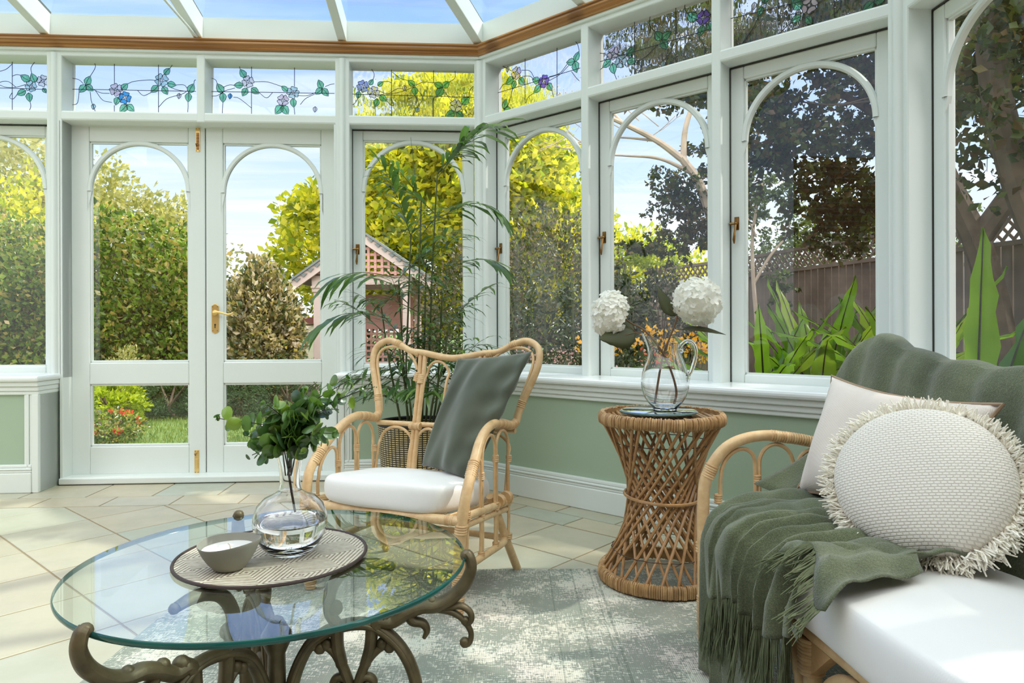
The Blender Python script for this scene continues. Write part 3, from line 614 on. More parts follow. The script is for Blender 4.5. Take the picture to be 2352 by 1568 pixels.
def transom(n,w,s0,s1,key,label,glass='ripple'):
    r=wroot(w,'window_%d'%n,label,'window'); z0,z1=2.112,2.442; o=.112; D=SG.get(key)
    MB().box(s0,s1,o+.004,o+.008,z0,z1).build('pane',m[glass],r,False)
    if not D: return
    ld=MB(); lf=MB(); cb=MB(); pet={}
    for i,(s,z,rad,c) in enumerate(D['F']):
        flower(pet.setdefault(c,MB()),cb,ld,s,z,rad*.98,o-.002,.4+i*.9)
    for b in D['L']: leafpiece(lf,ld,b[:2],b[2:],o-.0015)
    for s,z,c in D['B']: 
        lf2=pet.setdefault(c,MB()); leafpiece(lf2,ld,(s,z+.014),(s-.004,z-.02),o-.0015)
    for a in D['S']: ld.tube([(max(s0,min(s1,a[0])),o,min(z1,max(z0,a[1]))),(max(s0,min(s1,a[2])),o,min(z1,max(z0,a[3])))],.0019,6)
    for v in D['V']: ld.tube([(x,o,z) for x,z in spline(v,6)],.0017,5)
    ld.build('leading',m['lead'],r); lf.build('leaf_glass',m['sg_leaf'],r,False); 
    if cb.v: cb.build('flower_centre',m['sg_w'],r,False)
    for c,b in pet.items(): b.build('petal_glass',m['sg_'+c],r,False)
T=((11,'back',-3.165,-2.44,'L','leadlight transom left of the doors with pale blue and white flowers'),(12,'back',-2.358,-1.616,'D1','leadlight transom over the left door leaf with bright blue flower'),
(13,'back',-1.57,-.835,'D2','leadlight transom over the right door leaf with white and lilac flowers'),(14,'back',-.754,-.03,'B','leadlight transom above the palm with yellow tree behind'),
(15,'right',.045,.725,'R1','leadlight transom next to the corner post with purple flower'),(16,'right',.772,1.444,'R2','leadlight transom above the hydrangeas with lilac and pale blue flowers'),
(17,'right',1.488,2.161,'R3','leadlight transom above the fern window with one lilac flower'),(18,'side',.045,.725,None,'plain transom above the sofa side window'),(19,'side',.772,1.444,None,'second plain transom of the side wall'))
for t in T: transom(*t,glass='pane' if t[0] in (11,12,13,18,19) else 'ripple')
# ---- cornice timber, wall plate, rafters, roof glass
def beamline(name,w,s0,s1,label,tim=True):
    r=wroot(w,name,label,'cornice'); prof=[(-.006,2.468),(-.022,2.470),(-.026,2.478),(-.020,2.484),(-.028,2.492),(-.034,2.504),(-.032,2.516),(-.040,2.520),(-.040,2.527),(.05,2.527),(.05,2.468)]
    V0=[]
    n=len(prof); e0,e1=s0,s1
    tn=math.tan(PI/8)
    V=[(e0-(o*tn if w!='back' else -o*tn*-1),o,z) for o,z in prof]+[(e1,o,z) for o,z in prof]
    V=[(s0-o*tn,o,z) for o,z in prof]+[(s1+o*tn,o,z) for o,z in prof]
    F=[(i,(i+1)%n,n+(i+1)%n,n+i) for i in range(n)]+[tuple(range(n))[::-1],tuple(range(n,2*n))]
    MB().add(V,F).build('moulding',m['timber'],r,True,angle=35)
beamline('trim_1','back',-WB,0,'stained timber moulding along the top of the door wall')
beamline('trim_2','right',0,LR,'stained timber moulding along the top of the diagonal wall')
beamline('trim_3','side',0,2.3,'stained timber moulding along the top of the side wall'); beamline('trim_4','left',-2.3,0,'stained timber moulding along the mirrored diagonal wall')
ce=thing('ceiling','white conservatory roof with glass panes between rafters','ceiling',kind='structure')
SL=.204; tn=math.tan(3*PI/8)
def rp(w,s,i,dz=0): # point on the roof underside plane, i inwards
    p=WP(w,s,-i,2.655+SL*i+dz); return p
for w,s0,s1 in (('back',-WB-.06,.06),('right',-.06,LR+.06),('side',-.06,2.4),('left',-2.4,.06)):
    q=[WP(w,s,o,z) for s in (s0,s1) for o,z in ((-.008,2.527),(.14,2.527),(.14,2.63),(-.008,2.655))]
    MB().add(q,[(0,1,2,3),(7,6,5,4),(0,4,5,1),(1,5,6,2),(2,6,7,3),(3,7,4,0)]).build('wall_plate',m['white'],ce,False)
def rafter(a,b,w=.05,h=.125):
    MB().beam(a,b,w,h).build('rafter',m['white'],ce,False,bevel=.006)
    d=unit(b-a); MB().beam(a+np.array([0,0,h/2+.012])+d*.0,b+np.array([0,0,h/2+.012]),w*.5,.03).build('glazing_bar',m['gap'],ce,False)
for w,s,i in (('back',-2.437,1.84),('back',-1.6,2.6),('back',-.79,1.9),('right',.75,1.78),('right',1.466,1.75),('side',.75,1.78),('side',1.466,2.6),('left',-.75,1.78),('left',-1.466,1.75)):
    rafter(rp(w,s,-.02,-.062),rp(w,s,i,-.062))
MB().tube([WP('back',-1.6,-.0,2.535),WP('back',-1.57,-2.2,2.56)],.007,8).build('tie_rod',m['white'],ce)
PB=2.65
def hip(q,y):
    n=np.array([-math.sin(y),math.cos(y)]); a=np.array([*(q+n*.02),2.594]); k=PB/math.cos(PI/8); b=np.array([*(q-n*k),2.594+SL*PB]); rafter(a,b,.055,.13); return b
b0=hip(Q0,A-PI/8); b2=hip(Q2,A-3*PI/8); b3=hip(Q3,A+PI/8)
Pq=rp('right',LR/2,PB,.02); Pm=rp('left',-LR/2,PB,.02)
E0=rp('back',0,-.1,.0); E2=rp('right',LR,-.1,0); E3=rp('back',-WB,-.1,0); E4=rp('left',-LR,-.1,0)
MB().add([E3,E0,Pq,Pm],[(0,1,2,3)]).add([E0,E2,Pq],[(0,1,2)]).add([E2,rp('side',2.6,-.1),Pq+np.array([.25,-2.6,0])],[(0,1,2)]).add([E2,Pq+np.array([.25,-2.6,0]),Pq],[(0,1,2)]).add([E4,E3,Pm],[(0,1,2)]).build('roof_glass',m['roofglass'],ce,False,solid=.006)
MB().beam(Pm-np.array([0,0,.08]),Pq-np.array([0,0,.08]),.06,.15).build('ridge_beam',m['white'],ce,False,bevel=.006)

# ---- house side of the room behind the viewer
hw=thing('wall_house','brick house wall with a wide doorway closing the room opposite the glass doors','wall',(0,-1.5,0),kind='structure')
MB().box(-4.2,-1.0,-.2,0,0,3.4).box(1.0,3.4,-.2,0,0,3.4).box(-1.0,1.0,-.2,0,2.2,3.4).build('brickwork',m['brick'],hw,False)
MB().box(-1.09,-1.0,-.22,.02,0,2.29).box(1.0,1.09,-.22,.02,0,2.29).box(-1.09,1.09,-.22,.02,2.2,2.29).build('architrave',m['white'],hw,False,bevel=.006)
MB().box(-1.2,1.2,-2.2,-2.1,-.02,2.4).box(-1.3,-1.2,-2.2,-.2,-.02,2.4).box(1.2,1.3,-2.2,-.2,-.02,2.4).box(-1.3,1.3,-2.2,-.2,2.4,2.5).box(-1.3,1.3,-2.2,-.2,-.1,-.003).build('inner_hall',m['earth'],hw,False)
for sx0,x0 in (('left',-4.1),('right',3.3)):
    w_=thing('wall_'+sx0+'_return','brick return wall joining the house to the '+('mirrored' if x0<0 else 'sofa')+' side glazing','wall',(x0,-.9,0),kind='structure')
    MB().box(-.05,.05,-.65,.9 if x0<0 else -.05,0,3.0).build('brickwork',m['brick'],w_,False)
# ---------------------------------------------------------------- rug
rug=thing('rug','distressed pale sage and cream woven rug under the glass coffee table','rug',(-.07,.86,0))
MB().box(-1.003,1.05,-1.4,1.674,0.0006,.006).build('rug_pile',m['rug'],rug,False,bevel=.002)
RZ=.0085
# ---------------------------------------------------------------- rattan seating (chair and two-seater share the joinery)
def bind(mb,pts,r,turns=None,thick=.0022,seg=10):
    """binding of round cane: ribbed sleeve along pts"""
    P=spline(pts,10) if len(pts)>2 else [np.array(pts[0])+(np.array(pts[1])-np.array(pts[0]))*t for t in np.linspace(0,1,25)]
    L=sum(np.linalg.norm(np.array(P[i+1])-P[i]) for i in range(len(P)-1)); n=max(2,int(round(L/.0068)))
    P2=[];q=np.linspace(0,len(P)-1.001,n*6+1)
    for x in q: i=int(x); P2.append(np.array(P[i])*(1-(x-i))+np.array(P[i+1])*(x-i))
    if isinstance(mb,list): x=MB(); mb.append(x); mb=x
    mb.tube(P2,[r+thick*(.35+.9*abs(math.sin(PI*n*k/(len(P2)-1)))) for k in range(len(P2))],seg)
def polyr(pts,rs,n=8):
    P=spline(pts,n); t=np.linspace(0,len(rs)-1,len(P)); return P,list(np.interp(t,range(len(rs)),rs))
HALF=[(.279,0,.0),(.283,0,.12),(.29,0,.25),(.299,.006,.33),(.303,.03,.395),(.296,.085,.455),(.286,.14,.502),(.281,.2,.535),(.281,.265,.548),(.284,.33,.54),(.288,.385,.527),(.293,.418,.535),(.299,.428,.565),(.312,.44,.61),(.336,.457,.67),(.357,.475,.735),(.356,.49,.785),(.333,.5,.812),(.296,.503,.823),(.25,.498,.81),(.19,.493,.782)]
HR=[.0178,.0178,.0175,.017,.0168,.0165,.016,.0155,.015,.015,.015,.0145,.014,.0135,.013,.013,.013,.0128,.0128,.0125,.0125]
HALFS=[(.279,0,.0),(.282,0,.12),(.285,0,.25),(.287,0,.36),(.287,.006,.44),(.285,.028,.492),(.283,.066,.537),(.281,.12,.562),(.281,.19,.569),(.282,.27,.558),(.286,.35,.542),(.292,.412,.54)]+HALF[12:]
def rattan(root,W,mid=0,posts=None,HALF=HALF):
    """W width between the front legs; x centred; y to the back"""
    e=W/2-.278
    def sx(x,sg): return sg*(x+e)
    right=[(sx(x,1),y,z) for x,y,z in HALF]; left=[(sx(x,-1),y,z) for x,y,z in HALF]
    k=int(max(2,W/.15)); midp=[(t*(.137+e),.487-.003*math.cos(t*1.5),.757+.021*t*t) for t in np.linspace(-.93,.93,k)]
    P,rs=polyr(right+[p for p in midp[::-1]]+left[::-1],HR+[.0125]*len(midp)+HR[::-1],7)
    MB().tube(P,rs,12).build('main_pole',m['cane'],root)
    bd=[]
    ytop=lambda z:.44+(z-.6)*.28
    topz=lambda x: (.757+.021*min(1,(abs(x)/(.137+e)))**2)
    for sg in (-1,1):
        q=lambda i,j: [(sx(*[HALF[t][0]],sg),HALF[t][1],HALF[t][2]) for t in range(i,j+1)]
        bind(bd,[(sx(.2795,sg),0,.008),(sx(.2825,sg),0,.13)],.0178); bind(bd,[(sx(.2895,sg),0,.245),(sx(.292,sg),.001,.275)],.0176)
        bind(bd,[tuple(np.array(q(4,5)[0])*(1-k)+np.array(q(4,5)[1])*k) for k in (.25,.95)],.0168); bind(bd,q(8,11),.0150,thick=.0014)
        bind(bd,[(sx(.304,sg),.434,.585),(sx(.311,sg),.441,.61)],.0137); bind(bd,[(sx(.262,sg),.5,.815),(sx(.238,sg),.497,.805)],.0127)
        bind(bd,[(sx(.165,sg),.4915,.776),(sx(.145,sg),.4895,.769)],.0126); bind(bd,[(sx(.06,sg),.487,.7615),(sx(.045,sg),.4865,.7605)],.0126)
        # arm arches and spindles
        ys=(.045,.155,.265,.375); xs=lambda y,z:sx(.284+.012*max(0,1-y/.12)*(z/.45),sg)
        armz=lambda y: float(np.interp(y,[p[1] for p in HALF[3:11]],[p[2] for p in HALF[3:11]]))-.016
        for y0,y1 in zip(ys,ys[1:]):
            c=(y0+y1)/2; r=(y1-y0)/2-.006; zt=min(armz(c),.555); pts=[(xs(y0,.3),y0+.006,.285),(xs(y0,.38),y0+.006,zt-.11)]
            tilt=armz(y1)-armz(y0)
            for t in np.linspace(0,PI,11): pts.append((xs(c,.4),c-r*math.cos(t),zt-.062+.055*math.sin(t)+(tilt*.3*(-math.cos(t)))))
            pts+=[(xs(y1,.38),y1-.006,zt-.11),(xs(y1,.3),y1-.006,.285)]
            MB().tube(spline(pts,3),.0058,8).build('arm_arch',m['cane'],root)
        for y in ys:
            for d in ((-.006,.006) if y in ys[1:3] else ((.006,) if y==ys[0] else (-.006,))): MB().tube([(xs(y,.3),y+d,.29),(sx(.286,sg),y+d*.9,.21),(sx(.284,sg),y+d,.135)],.0058,8).build('spindle',m['cane'],root)
            bind(bd,[(xs(y,.4),y,armz(y)-.115),(xs(y,.4),y,armz(y)-.09)],.0095,thick=.0016); bind(bd,[(sx(.285,sg),y,.255),(sx(.285,sg),y,.283)],.0095,thick=.002)
            bind(bd,[(sx(.284,sg),y,.128),(sx(.284,sg),y,.148)],.010,thick=.002)
        MB().tube([(sx(.287,sg),.0,.292),(sx(.284,sg),.2,.276),(sx(.278,sg),.40,.256)],.0125,10).build('seat_rail',m['cane'],root)
        MB().tube([(sx(.287,sg),.0,.264),(sx(.284,sg),.2,.25),(sx(.278,sg),.37,.234)],.010,10).build('seat_rail',m['cane'],root)
        MB().tube(spline([(sx(.262,sg),.27,.30),(sx(.266,sg),.31,.235),(sx(.275,sg),.39,.10),(sx(.282,sg),.452,.0)],6),.0150,10).build('rear_leg',m['cane'],root)
        # ear arch inside the wing
        pe=[(sx(.288,sg),.432,.545),(sx(.296,sg),.442,.60),(sx(.318,sg),.46,.67),(sx(.336,sg),.475,.735),(sx(.33,sg),.486,.775),(sx(.30,sg),.492,.795),(sx(.255,sg),.494,.797),(sx(.205,sg),.490,.782),(sx(.168,sg),.482,.745),(sx(.150,sg),.474,.71)]
        MB().tube(spline(pe,5),.0058,8).build('wing_arch',m['cane'],root)
        bind(bd,[(sx(.148,sg),.46,.665),(sx(.140,sg),.466,.70)],.0115,thick=.001)
    xs_=posts or [-.122,.122]
    for x in xs_:
        for d in (-.0085,.0085): MB().tube([(x*.93+d,ytop(.28)+.012,.28),(x*.97+d,ytop(.5),.5),(x*1.02+d,ytop(.66)+.002,.66),(x*1.08+d*1.2,.488,topz(x)-.004)],.0092,9).build('back_post',m['cane'],root)
        bind(bd,[(x*1.02,ytop(.655)+.002,.655),(x*1.03,ytop(.69)+.004,.69)],.016,thick=.001); bind(bd,[(x*.97-.024,ytop(.5)-.006,.5),(x*.97+.024,ytop(.5)-.006,.5)],.0125,thick=.0015)
    MB().tube([(-.294-e,ytop(.505),.505),(0,ytop(.505)+.012,.505),(.294+e,ytop(.505),.505)],.0098,10).build('back_rail',m['cane'],root)
    nodes=sorted([*xs_]); allx=[]
    for a,b in zip(nodes,nodes[1:]):
        kk=max(2,int(round((b-a)/.12))); allx+=list(np.linspace(a,b,kk+1))[:-1]
    allx.append(nodes[-1])
    for a,b in zip(allx,allx[1:]):
        c=(a+b)/2; r=(b-a)/2-.012; zt=topz(c)-.014; pts=[(c-r,ytop(.53),.53),(c-r,ytop(.62),.62),(c-r,ytop(zt-.08)+.004,zt-.075)]
        for t in np.linspace(.2,PI-.2,7): pts.append((c-r*math.cos(t),.482,zt-.062+.058*math.sin(t)))
        pts+=[(c+r,ytop(zt-.08)+.004,zt-.075),(c+r,ytop(.62),.62),(c+r,ytop(.53),.53)]
        MB().tube(spline(pts,3),.0056,8).build('back_arch',m['cane'],root)
    for a,b in zip([-.285-e]+allx,allx+[.285+e]):
        c=(a+b)/2; r=(b-a)/2-.010; pts=[(c-r,ytop(.3)+.01,.30),(c-r,ytop(.4)+.005,.41)]
        for t in np.linspace(.25,PI-.25,7): pts.append((c-r*math.cos(t),ytop(.48),.43+.062*math.sin(t)))
        pts+=[(c+r,ytop(.4)+.005,.41),(c+r,ytop(.3)+.01,.30)]; MB().tube(spline(pts,3),.0056,8).build('back_arch',m['cane'],root)
    h=.287+e
    MB().tube([(-h,0,.285),(0,-.006,.283),(h,0,.285)],.0155,12).build('front_rail',m['cane'],root)
    MB().tube([(-h+.01,.40,.248),(h-.01,.40,.248)],.0125,10).build('back_seat_rail',m['cane'],root)
    for i in range(int(W/.045)): x=-h+.03+i*.045; MB().tube([(x,.0,.293),(x,.40,.256)],.005,6).build('seat_slat',m['cane'],root)
    MB().tube(spline([(sx(.282,1),.02,.128),(sx(.284,1),.2,.128),(sx(.284,1),.325,.128),(sx(.262,1),.365,.13),(sx(.2,1),.375,.13),(0,.378,.13),(sx(.2,-1),.375,.13),(sx(.262,-1),.365,.13),(sx(.284,-1),.325,.128),(sx(.284,-1),.2,.128),(sx(.282,-1),.02,.128)],6),.0118,10).build('stretcher',m['cane'],root)
    for sg in (-1,1):
        bind(bd,[(sx(.268,sg),-.001,.285),(sx(.240,sg),-.0015,.285)],.0157,thick=.001)
        for y in (.30,.36): bind(bd,[(sx(.281,sg),y-.012,.278),(sx(.281,sg),y+.012,.278)],.021,thick=.002)
    for b in bd: b.build('cane_binding',m['wrap'],root)
    return e
chair=thing('rattan_armchair','honey cane armchair with winged back beside the potted palm','armchair',(-.4235,2.2335,RZ),math.radians(-23.64))
rattan(chair,.556,posts=[-.122,.122])
def cushion(root,name,mat,x0,x1,y0,y1,z0,z1,crown=.02,rad=.05,seed=1,n=28):
    """soft box cushion"""
    rg=np.random.default_rng(seed); ph=rg.random(8)*6
    G=[]; cx,cy=(x0+x1)/2,(y0+y1)/2; hx,hy=(x1-x0)/2,(y1-y0)/2
    prof=[(0.0,1.0)]+[]
    rows=14; seg=4*n
    def sq(t,p=5.):
        c,s=math.cos(t),math.sin(t); k=(abs(c)**p+abs(s)**p)**(-1/p); return c*k,s*k
    zm=(z0+z1)/2; hz=(z1-z0)/2; G=[]
    for i in range(rows+1):
        v=-1+2*i/rows; a=v*PI/2; rz=math.copysign(abs(math.sin(a))**.72,v); rr=1-rad/max(hx,hy)*(1-abs(math.cos(a))**.45)*1.1
        row=[]
        for k in range(seg):
            t=2*PI*k/seg; c,s=sq(t); w=.004*math.sin(3*t+ph[0]+2*v)+.003*math.sin(7*t+ph[1])
            row.append((cx+c*(hx*rr+w-.01),cy+s*(hy*rr+w-.01),zm+hz*rz))
        G.append(row)
    mb=MB()
    # top and bottom caps as shrinking rings with a crown
    for j in range(1,7):
        f=1-j/6.; row=[]
        for k in range(seg):
            p=G[rows][k]; x=cx+(p[0]-cx)*f; y=cy+(p[1]-cy)*f; row.append((x,y,z1+crown*(1-f*f)+.0025*math.sin(x*34+ph[2])*math.sin(y*21+ph[3])))
        G.append(row)
    mb.grid(G,True)
    mb.add([p for p in G[0]],[tuple(range(seg))[::-1]])
    return mb.build(name,mat,root)
sc_=thing('seat_cushion','white cotton seat cushion of the winged armchair','cushion',matrix=Matrix.Translation((-.4235,2.2335,.304))@Matrix.Rotation(math.radians(-23.64),4,'Z')@Matrix.Rotation(math.radians(-5.5),4,'X'))
cushion(sc_,'cover',m['seat'],-.261,.255,-.04,.385,0,.088,.010,.045,2)
# ---- pillow from four corners
def pillow(name,label,corners,T,mat,n=22,pinch=.06,ears=.0,wr=.006,seed=3,piping=None,ex=.42):
    TLc,TRc,BLc,BRc=[np.array(c,float) for c in corners]; nrm=unit(np.cross(TRc-TLc,BLc-TLc)); ctr=(TLc+TRc+BLc+BRc)/4
    if np.dot(nrm,np.array([0,0,.879])-ctr)<0: nrm=-nrm
    root=thing(name,label,'cushion',tuple(ctr)); rg=np.random.default_rng(seed); ph=rg.random(10)*6
    def S(u,v,side):
        a,b=2*u-1,2*v-1; uu=.5+.5*a*(1-pinch*(1-b*b)*abs(a)**2); vv=.5+.5*b*(1-pinch*(1-a*a)*abs(b)**2)
        p=TLc*(1-uu)*(1-vv)+TRc*uu*(1-vv)+BLc*(1-uu)*vv+BRc*uu*vv
        t=((1-a**2)*(1-b**2)); h=T*(max(0,t)**ex); rad=math.hypot(a,b)
        w=wr*math.sin(9*u*1.1-5*v+ph[0]+1.5*math.sin(3*v+ph[1]))*max(0,t)**.35+wr*.6*math.sin(23*u+6*v+ph[2])*max(0,t)**.3*(1-max(0,t))
        w+=wr*.9*math.sin(31*v+4*u+ph[3])*max(0,t)**.3*max(0,a)**2
        return p-ctr+nrm*side*(h+w)
    mb=MB(); 
    for side in (1,-1):
        G=[[S(i/n,j/n,side) for i in range(n+1)] for j in range(n+1)]
        if side<0: G=[r[::-1] for r in G]
        mb.grid(G)
    bm_o=mb.build('cover',mat,root,True,angle=70)
    import bmesh
    b=bmesh.new(); b.from_mesh(bm_o.data); bmesh.ops.remove_doubles(b,verts=b.verts,dist=.0008); bmesh.ops.recalc_face_normals(b,faces=b.faces); b.to_mesh(bm_o.data); b.free(); bm_o.data.shade_smooth()
    if piping:
        E=[S(t,0,0) for t in np.linspace(0,1,n)]+[S(1,t,0) for t in np.linspace(0,1,n)[1:]]+[S(1-t,1,0) for t in np.linspace(0,1,n)[1:]]+[S(0,1-t,0) for t in np.linspace(0,1,n)[1:-1]]
        MB().tube(E,.0042,6,closed=True).build('piping',piping,root)
    return root
def chloc(x,y,z):
    a=math.radians(-23.64); return np.array([-.4235+x*math.cos(a)-y*math.sin(a),2.2335+x*math.sin(a)+y*math.cos(a),z])
vc=pillow('velvet_cushion','dark green velvet cushion propped in the cane armchair',[chloc(.075,.385,.768),chloc(.38,.362,.80),chloc(-.045,.33,.378),chloc(.225,.20,.366)],.058,m['velvet'],pinch=.035,wr=.017,seed=5,ex=.55,n=44)
# ---------------------------------------------------------------- two-seater
SO=np.array([.53,1.93]); SA=math.atan2(-.996,.09)
def so(x,y,z): return np.array([SO[0]+x*.09+y*.996,SO[1]-x*.996+y*.09,z])
SW=1.16
sofa=thing('rattan_sofa','honey cane two-seater with a green throw over its back','sofa',tuple(so(SW/2,0,RZ)),SA)
rattan(sofa,SW,posts=[-.40,-.13,.13,.40],HALF=HALFS)
MB().tube([(0,-.002,0),(0,-.002,.27)],.0175,12).build('middle_leg',m['cane'],sofa); MB().tube([(-.028,.012,.0),(-.02,.012,.27)],.012,10).build('middle_leg',m['cane'],sofa)
for sg in (-1,1): MB().tube(spline([(sg*.03,-.004,.0),(sg*.04,-.004,.16),(sg*.10,-.004,.235),(sg*.20,-.004,.25),(sg*.32,-.004,.225),(sg*.45,-.004,.15),(sg*.54,-.004,.03)],6),.0125,10).build('front_brace',m['cane'],sofa)
bb=[]; bind(bb,[(-.004,-.002,.20),(-.004,-.002,.27)],.024,thick=.002); bind(bb,[(-.03,-.003,.284),(.03,-.003,.284)],.0157,thick=.001)
bb.append(MB().prism([(.01,.27),(.085,.27),(.01,.2)],lambda a,b,d:(a,d,b),-.014,.010))
for b in bb: b.build('brace_binding',m['wrap'],sofa)
s2=thing('seat_cushion','long white cotton seat cushion of the cane two-seater','cushion',tuple(so(SW/2,0,.308)),SA)
cushion(s2,'cover',m['seat'],-.558,.556,-.052,.385,0,.105,.016,.05,9,40)
lc=pillow('linen_cushion','square beige linen cushion with tan piping on the two-seater',[so(.08,.325,.748),so(.575,.40,.724),so(.125,.20,.452),so(.60,.275,.455)],.07,m['linen'],pinch=.15,wr=.007,seed=8,piping=m['piping'])
# round fringed cushion
rn=unit([-.58,-.65,.54]); rx=unit(np.cross([0,0,1],rn)); ry=np.cross(rn,rx); rc=np.array([.812,1.385,.572]); rx=rx*1.05; 
RM=Matrix(((rx[0],ry[0],rn[0],rc[0]),(rx[1],ry[1],rn[1],rc[1]),(rx[2],ry[2],rn[2],rc[2]),(0,0,0,1)))
rcu=thing('fringed_cushion','round cream basket-weave cushion with a shaggy fringe','cushion',matrix=RM)
prof=[(0,-.066)]+[(.153*math.sin(t),-.066*math.cos(t)**.7) for t in np.linspace(.12,PI/2-.05,12)]+[(.157,0)]+[(.153*math.sin(t),.07*abs(math.cos(t))**.7) for t in np.linspace(PI/2+.05,PI-.12,12)]+[(0,.07)]
MB().lathe(prof,64).build('cover',m['woven'],rcu)
fb=MB()
for i in range(1500):
    a=2*PI*R.random(); r0=.150+.006*R.random(); L=.008+.022*R.random(); da=(R.random()-.5)*.14; z0=(R.random()-.5)*.022; dz=(R.random()-.5)*.03+.012
    p0=np.array([r0*math.cos(a),r0*math.sin(a),z0]); p2=np.array([(r0+L)*math.cos(a+da),(r0+L)*math.sin(a+da),z0+dz]); p2[1]-=.003
    fb.tube([p0,(p0+p2)/2+R.normal(size=3)*.003,p2],[.0016,.0018,.0011],4)
for a in (5.15,5.25,5.4,5.55,5.7): # loose tassels at the near lower rim
    for j in range(22):
        p0=np.array([.154*math.cos(a),.154*math.sin(a),0]); p2=p0*1.17+R.normal(size=3)*.009; fb.tube([p0,(p0*1.08+R.normal(size=3)*.004),p2],[.0017,.002,.0012],4)
fb.build('fringe',m['fringe'],rcu)
# ---------------------------------------------------------------- throw
th=thing('throw_blanket','fringed green wool throw over the two-seater back and seat','throw',tuple(so(0,0,0)),SA)
# local axes here: x along the seat from the far arm, y to the back
def fold(u,ph,k): return math.sin(k*u+ph)+.45*math.sin(1.9*k*u+1.3*ph)
def seatpath(v,hem,off):
    """v 0..1 : back of seat -> over the front edge -> hem"""
    pts=[(.30,.437),(.18,.440),(.07,.437),(.0,.428),(-.036,.404),(-.052,.35),(-.053,.27),(-.052,.15),(-.050,.02)]
    L=[0]
    for a,b in zip(pts,pts[1:]): L.append(L[-1]+math.hypot(b[0]-a[0],b[1]-a[1]))
    Lh=np.interp(-hem,[-p[1] for p in pts[3:]],L[3:]); s=v*Lh
    y=np.interp(s,L,[p[0] for p in pts]); z=np.interp(s,L,[p[1] for p in pts]); return y,z,s/L[-1]
def drape(hemf,u0,u1,off,nu,nv,ph,amp,NF,vstart=0.):
    G=[]
    for i in range(nv+1):
        v=vstart+(1-vstart)*i/nv; row=[]
        for j in range(nu+1):
            u=u0+(u1-u0)*j/nu; y,z,s=seatpath(v,hemf(u),off); k=min(1,max(0,(s-.28)/.25)) # 0 on the seat,1 hanging
            xr=.15+.53*u+.015*math.sin(6*u); xf=.135+.50*u+.012*math.sin(11*u+ph); x=xr*(1-k)+xf*k-.05*(1-k)*k*4*(u-.3)*.5
            uu=u+.05*math.sin(4.3*u+ph)+.04*math.sin(4*v+ph)*(1-k)+.012*math.sin(9*v+5*u); w=amp*(.5-.5*math.cos(2*PI*NF*uu))**.85*(.75+.35*k)*(1+.45*math.sin(5*u+ph*2))+.004*math.sin(31*u+6*v)+.003*math.sin(40*v+9*u+ph)*(1-k)
            h=off+max(0,w)
            ny,nz=(-k,1-k); q=math.hypot(ny,nz) or 1
            row.append((x+.010*math.cos(PI*NF*2*u+ph)*k,y+h*ny/q+.02*k*max(0,.25-u)*1.5,z+h*nz/q))
        G.append(row)
    return G
hemA=lambda u: .018+.10*max(0,(u-.55))*2
GA=drape(hemA,0,.72,.0035,90,50,.4,.016,6.)
hemB=lambda u: .245+.11*max(0,u-.3)**1.2-.02*math.sin(9*u)
GB=drape(hemB,.10,1.02,.010,130,54,2.1,.024,7.3)
MB().grid(GA).build('under_layer',m['wool'],th,solid=.004); MB().grid(GB).build('top_layer',m['wool'],th,solid=.004)
# folded-back hem lying over the seat edge near the middle leg
G=[]
for i in range(15):
    v=i/14; row=[]
    for j in range(25):
        u=j/24; x=.50+.22*u+.05*v; y=.215-.27*v+.03*math.sin(5*u)-.06*u*(1-v); z=.447+.016*math.sin(PI*u)*(1-.3*v)+.007*math.sin(17*u+3*v)+.004*math.sin(14*v+2*u); z-=max(0,-.03-y)*.9
        row.append((x,y,z+.006))
    G.append(row)
MB().grid(G).build('folded_corner',m['wool'],th,solid=.004)
fr=MB()
def strand(p,d,L,r=.0017):
    p=np.array(p); q=p+d*L*.5+R.normal(size=3)*.004; e=p+d*L+R.normal(size=3)*.008; fr.tube(spline([p,q,e],3),[r*1.2,r*1.2,r*1.1,r,r,r*.9,r*.7],5)
def tassel(p,q,d,L,n=9):
    """a hank of yarn hanging from the hem between p and q"""
    p=np.array(p);q=np.array(q); tip=(p+q)/2+d*L+R.normal(size=3)*.004
    for k in range(n):
        a=p+(q-p)*R.random(); b=(a+(p+q)/2)/2+d*L*.45+R.normal(size=3)*.0022; e=tip+R.normal(size=3)*.0042+d*L*.12*R.normal()
        fr.tube(spline([a,b,e],3),[.0013,.0013,.0012,.0012,.0012,.0011,.0008],4)
for j in range(0,128,2): tassel(GB[-1][j],GB[-1][j+2],unit([.05*R.normal(),-.06+.06*R.normal(),-1]),.095+.04*R.random())
for j in range(46,88,2): tassel(np.array(GA[-1][j])+np.array([0,0,.004]),np.array(GA[-1][j+2])+np.array([0,0,.004]),unit([.1*R.normal(),-.5-.3*R.random(),-.12]),.02+.015*R.random(),5)
for j in range(0,23,1): tassel(G[-1][j],G[-1][j+1],unit([.25+.12*R.normal(),-1.,-.45+.1*R.normal()]),.045+.035*R.random(),6)
fr.build('fringe',m['tassel'],th)
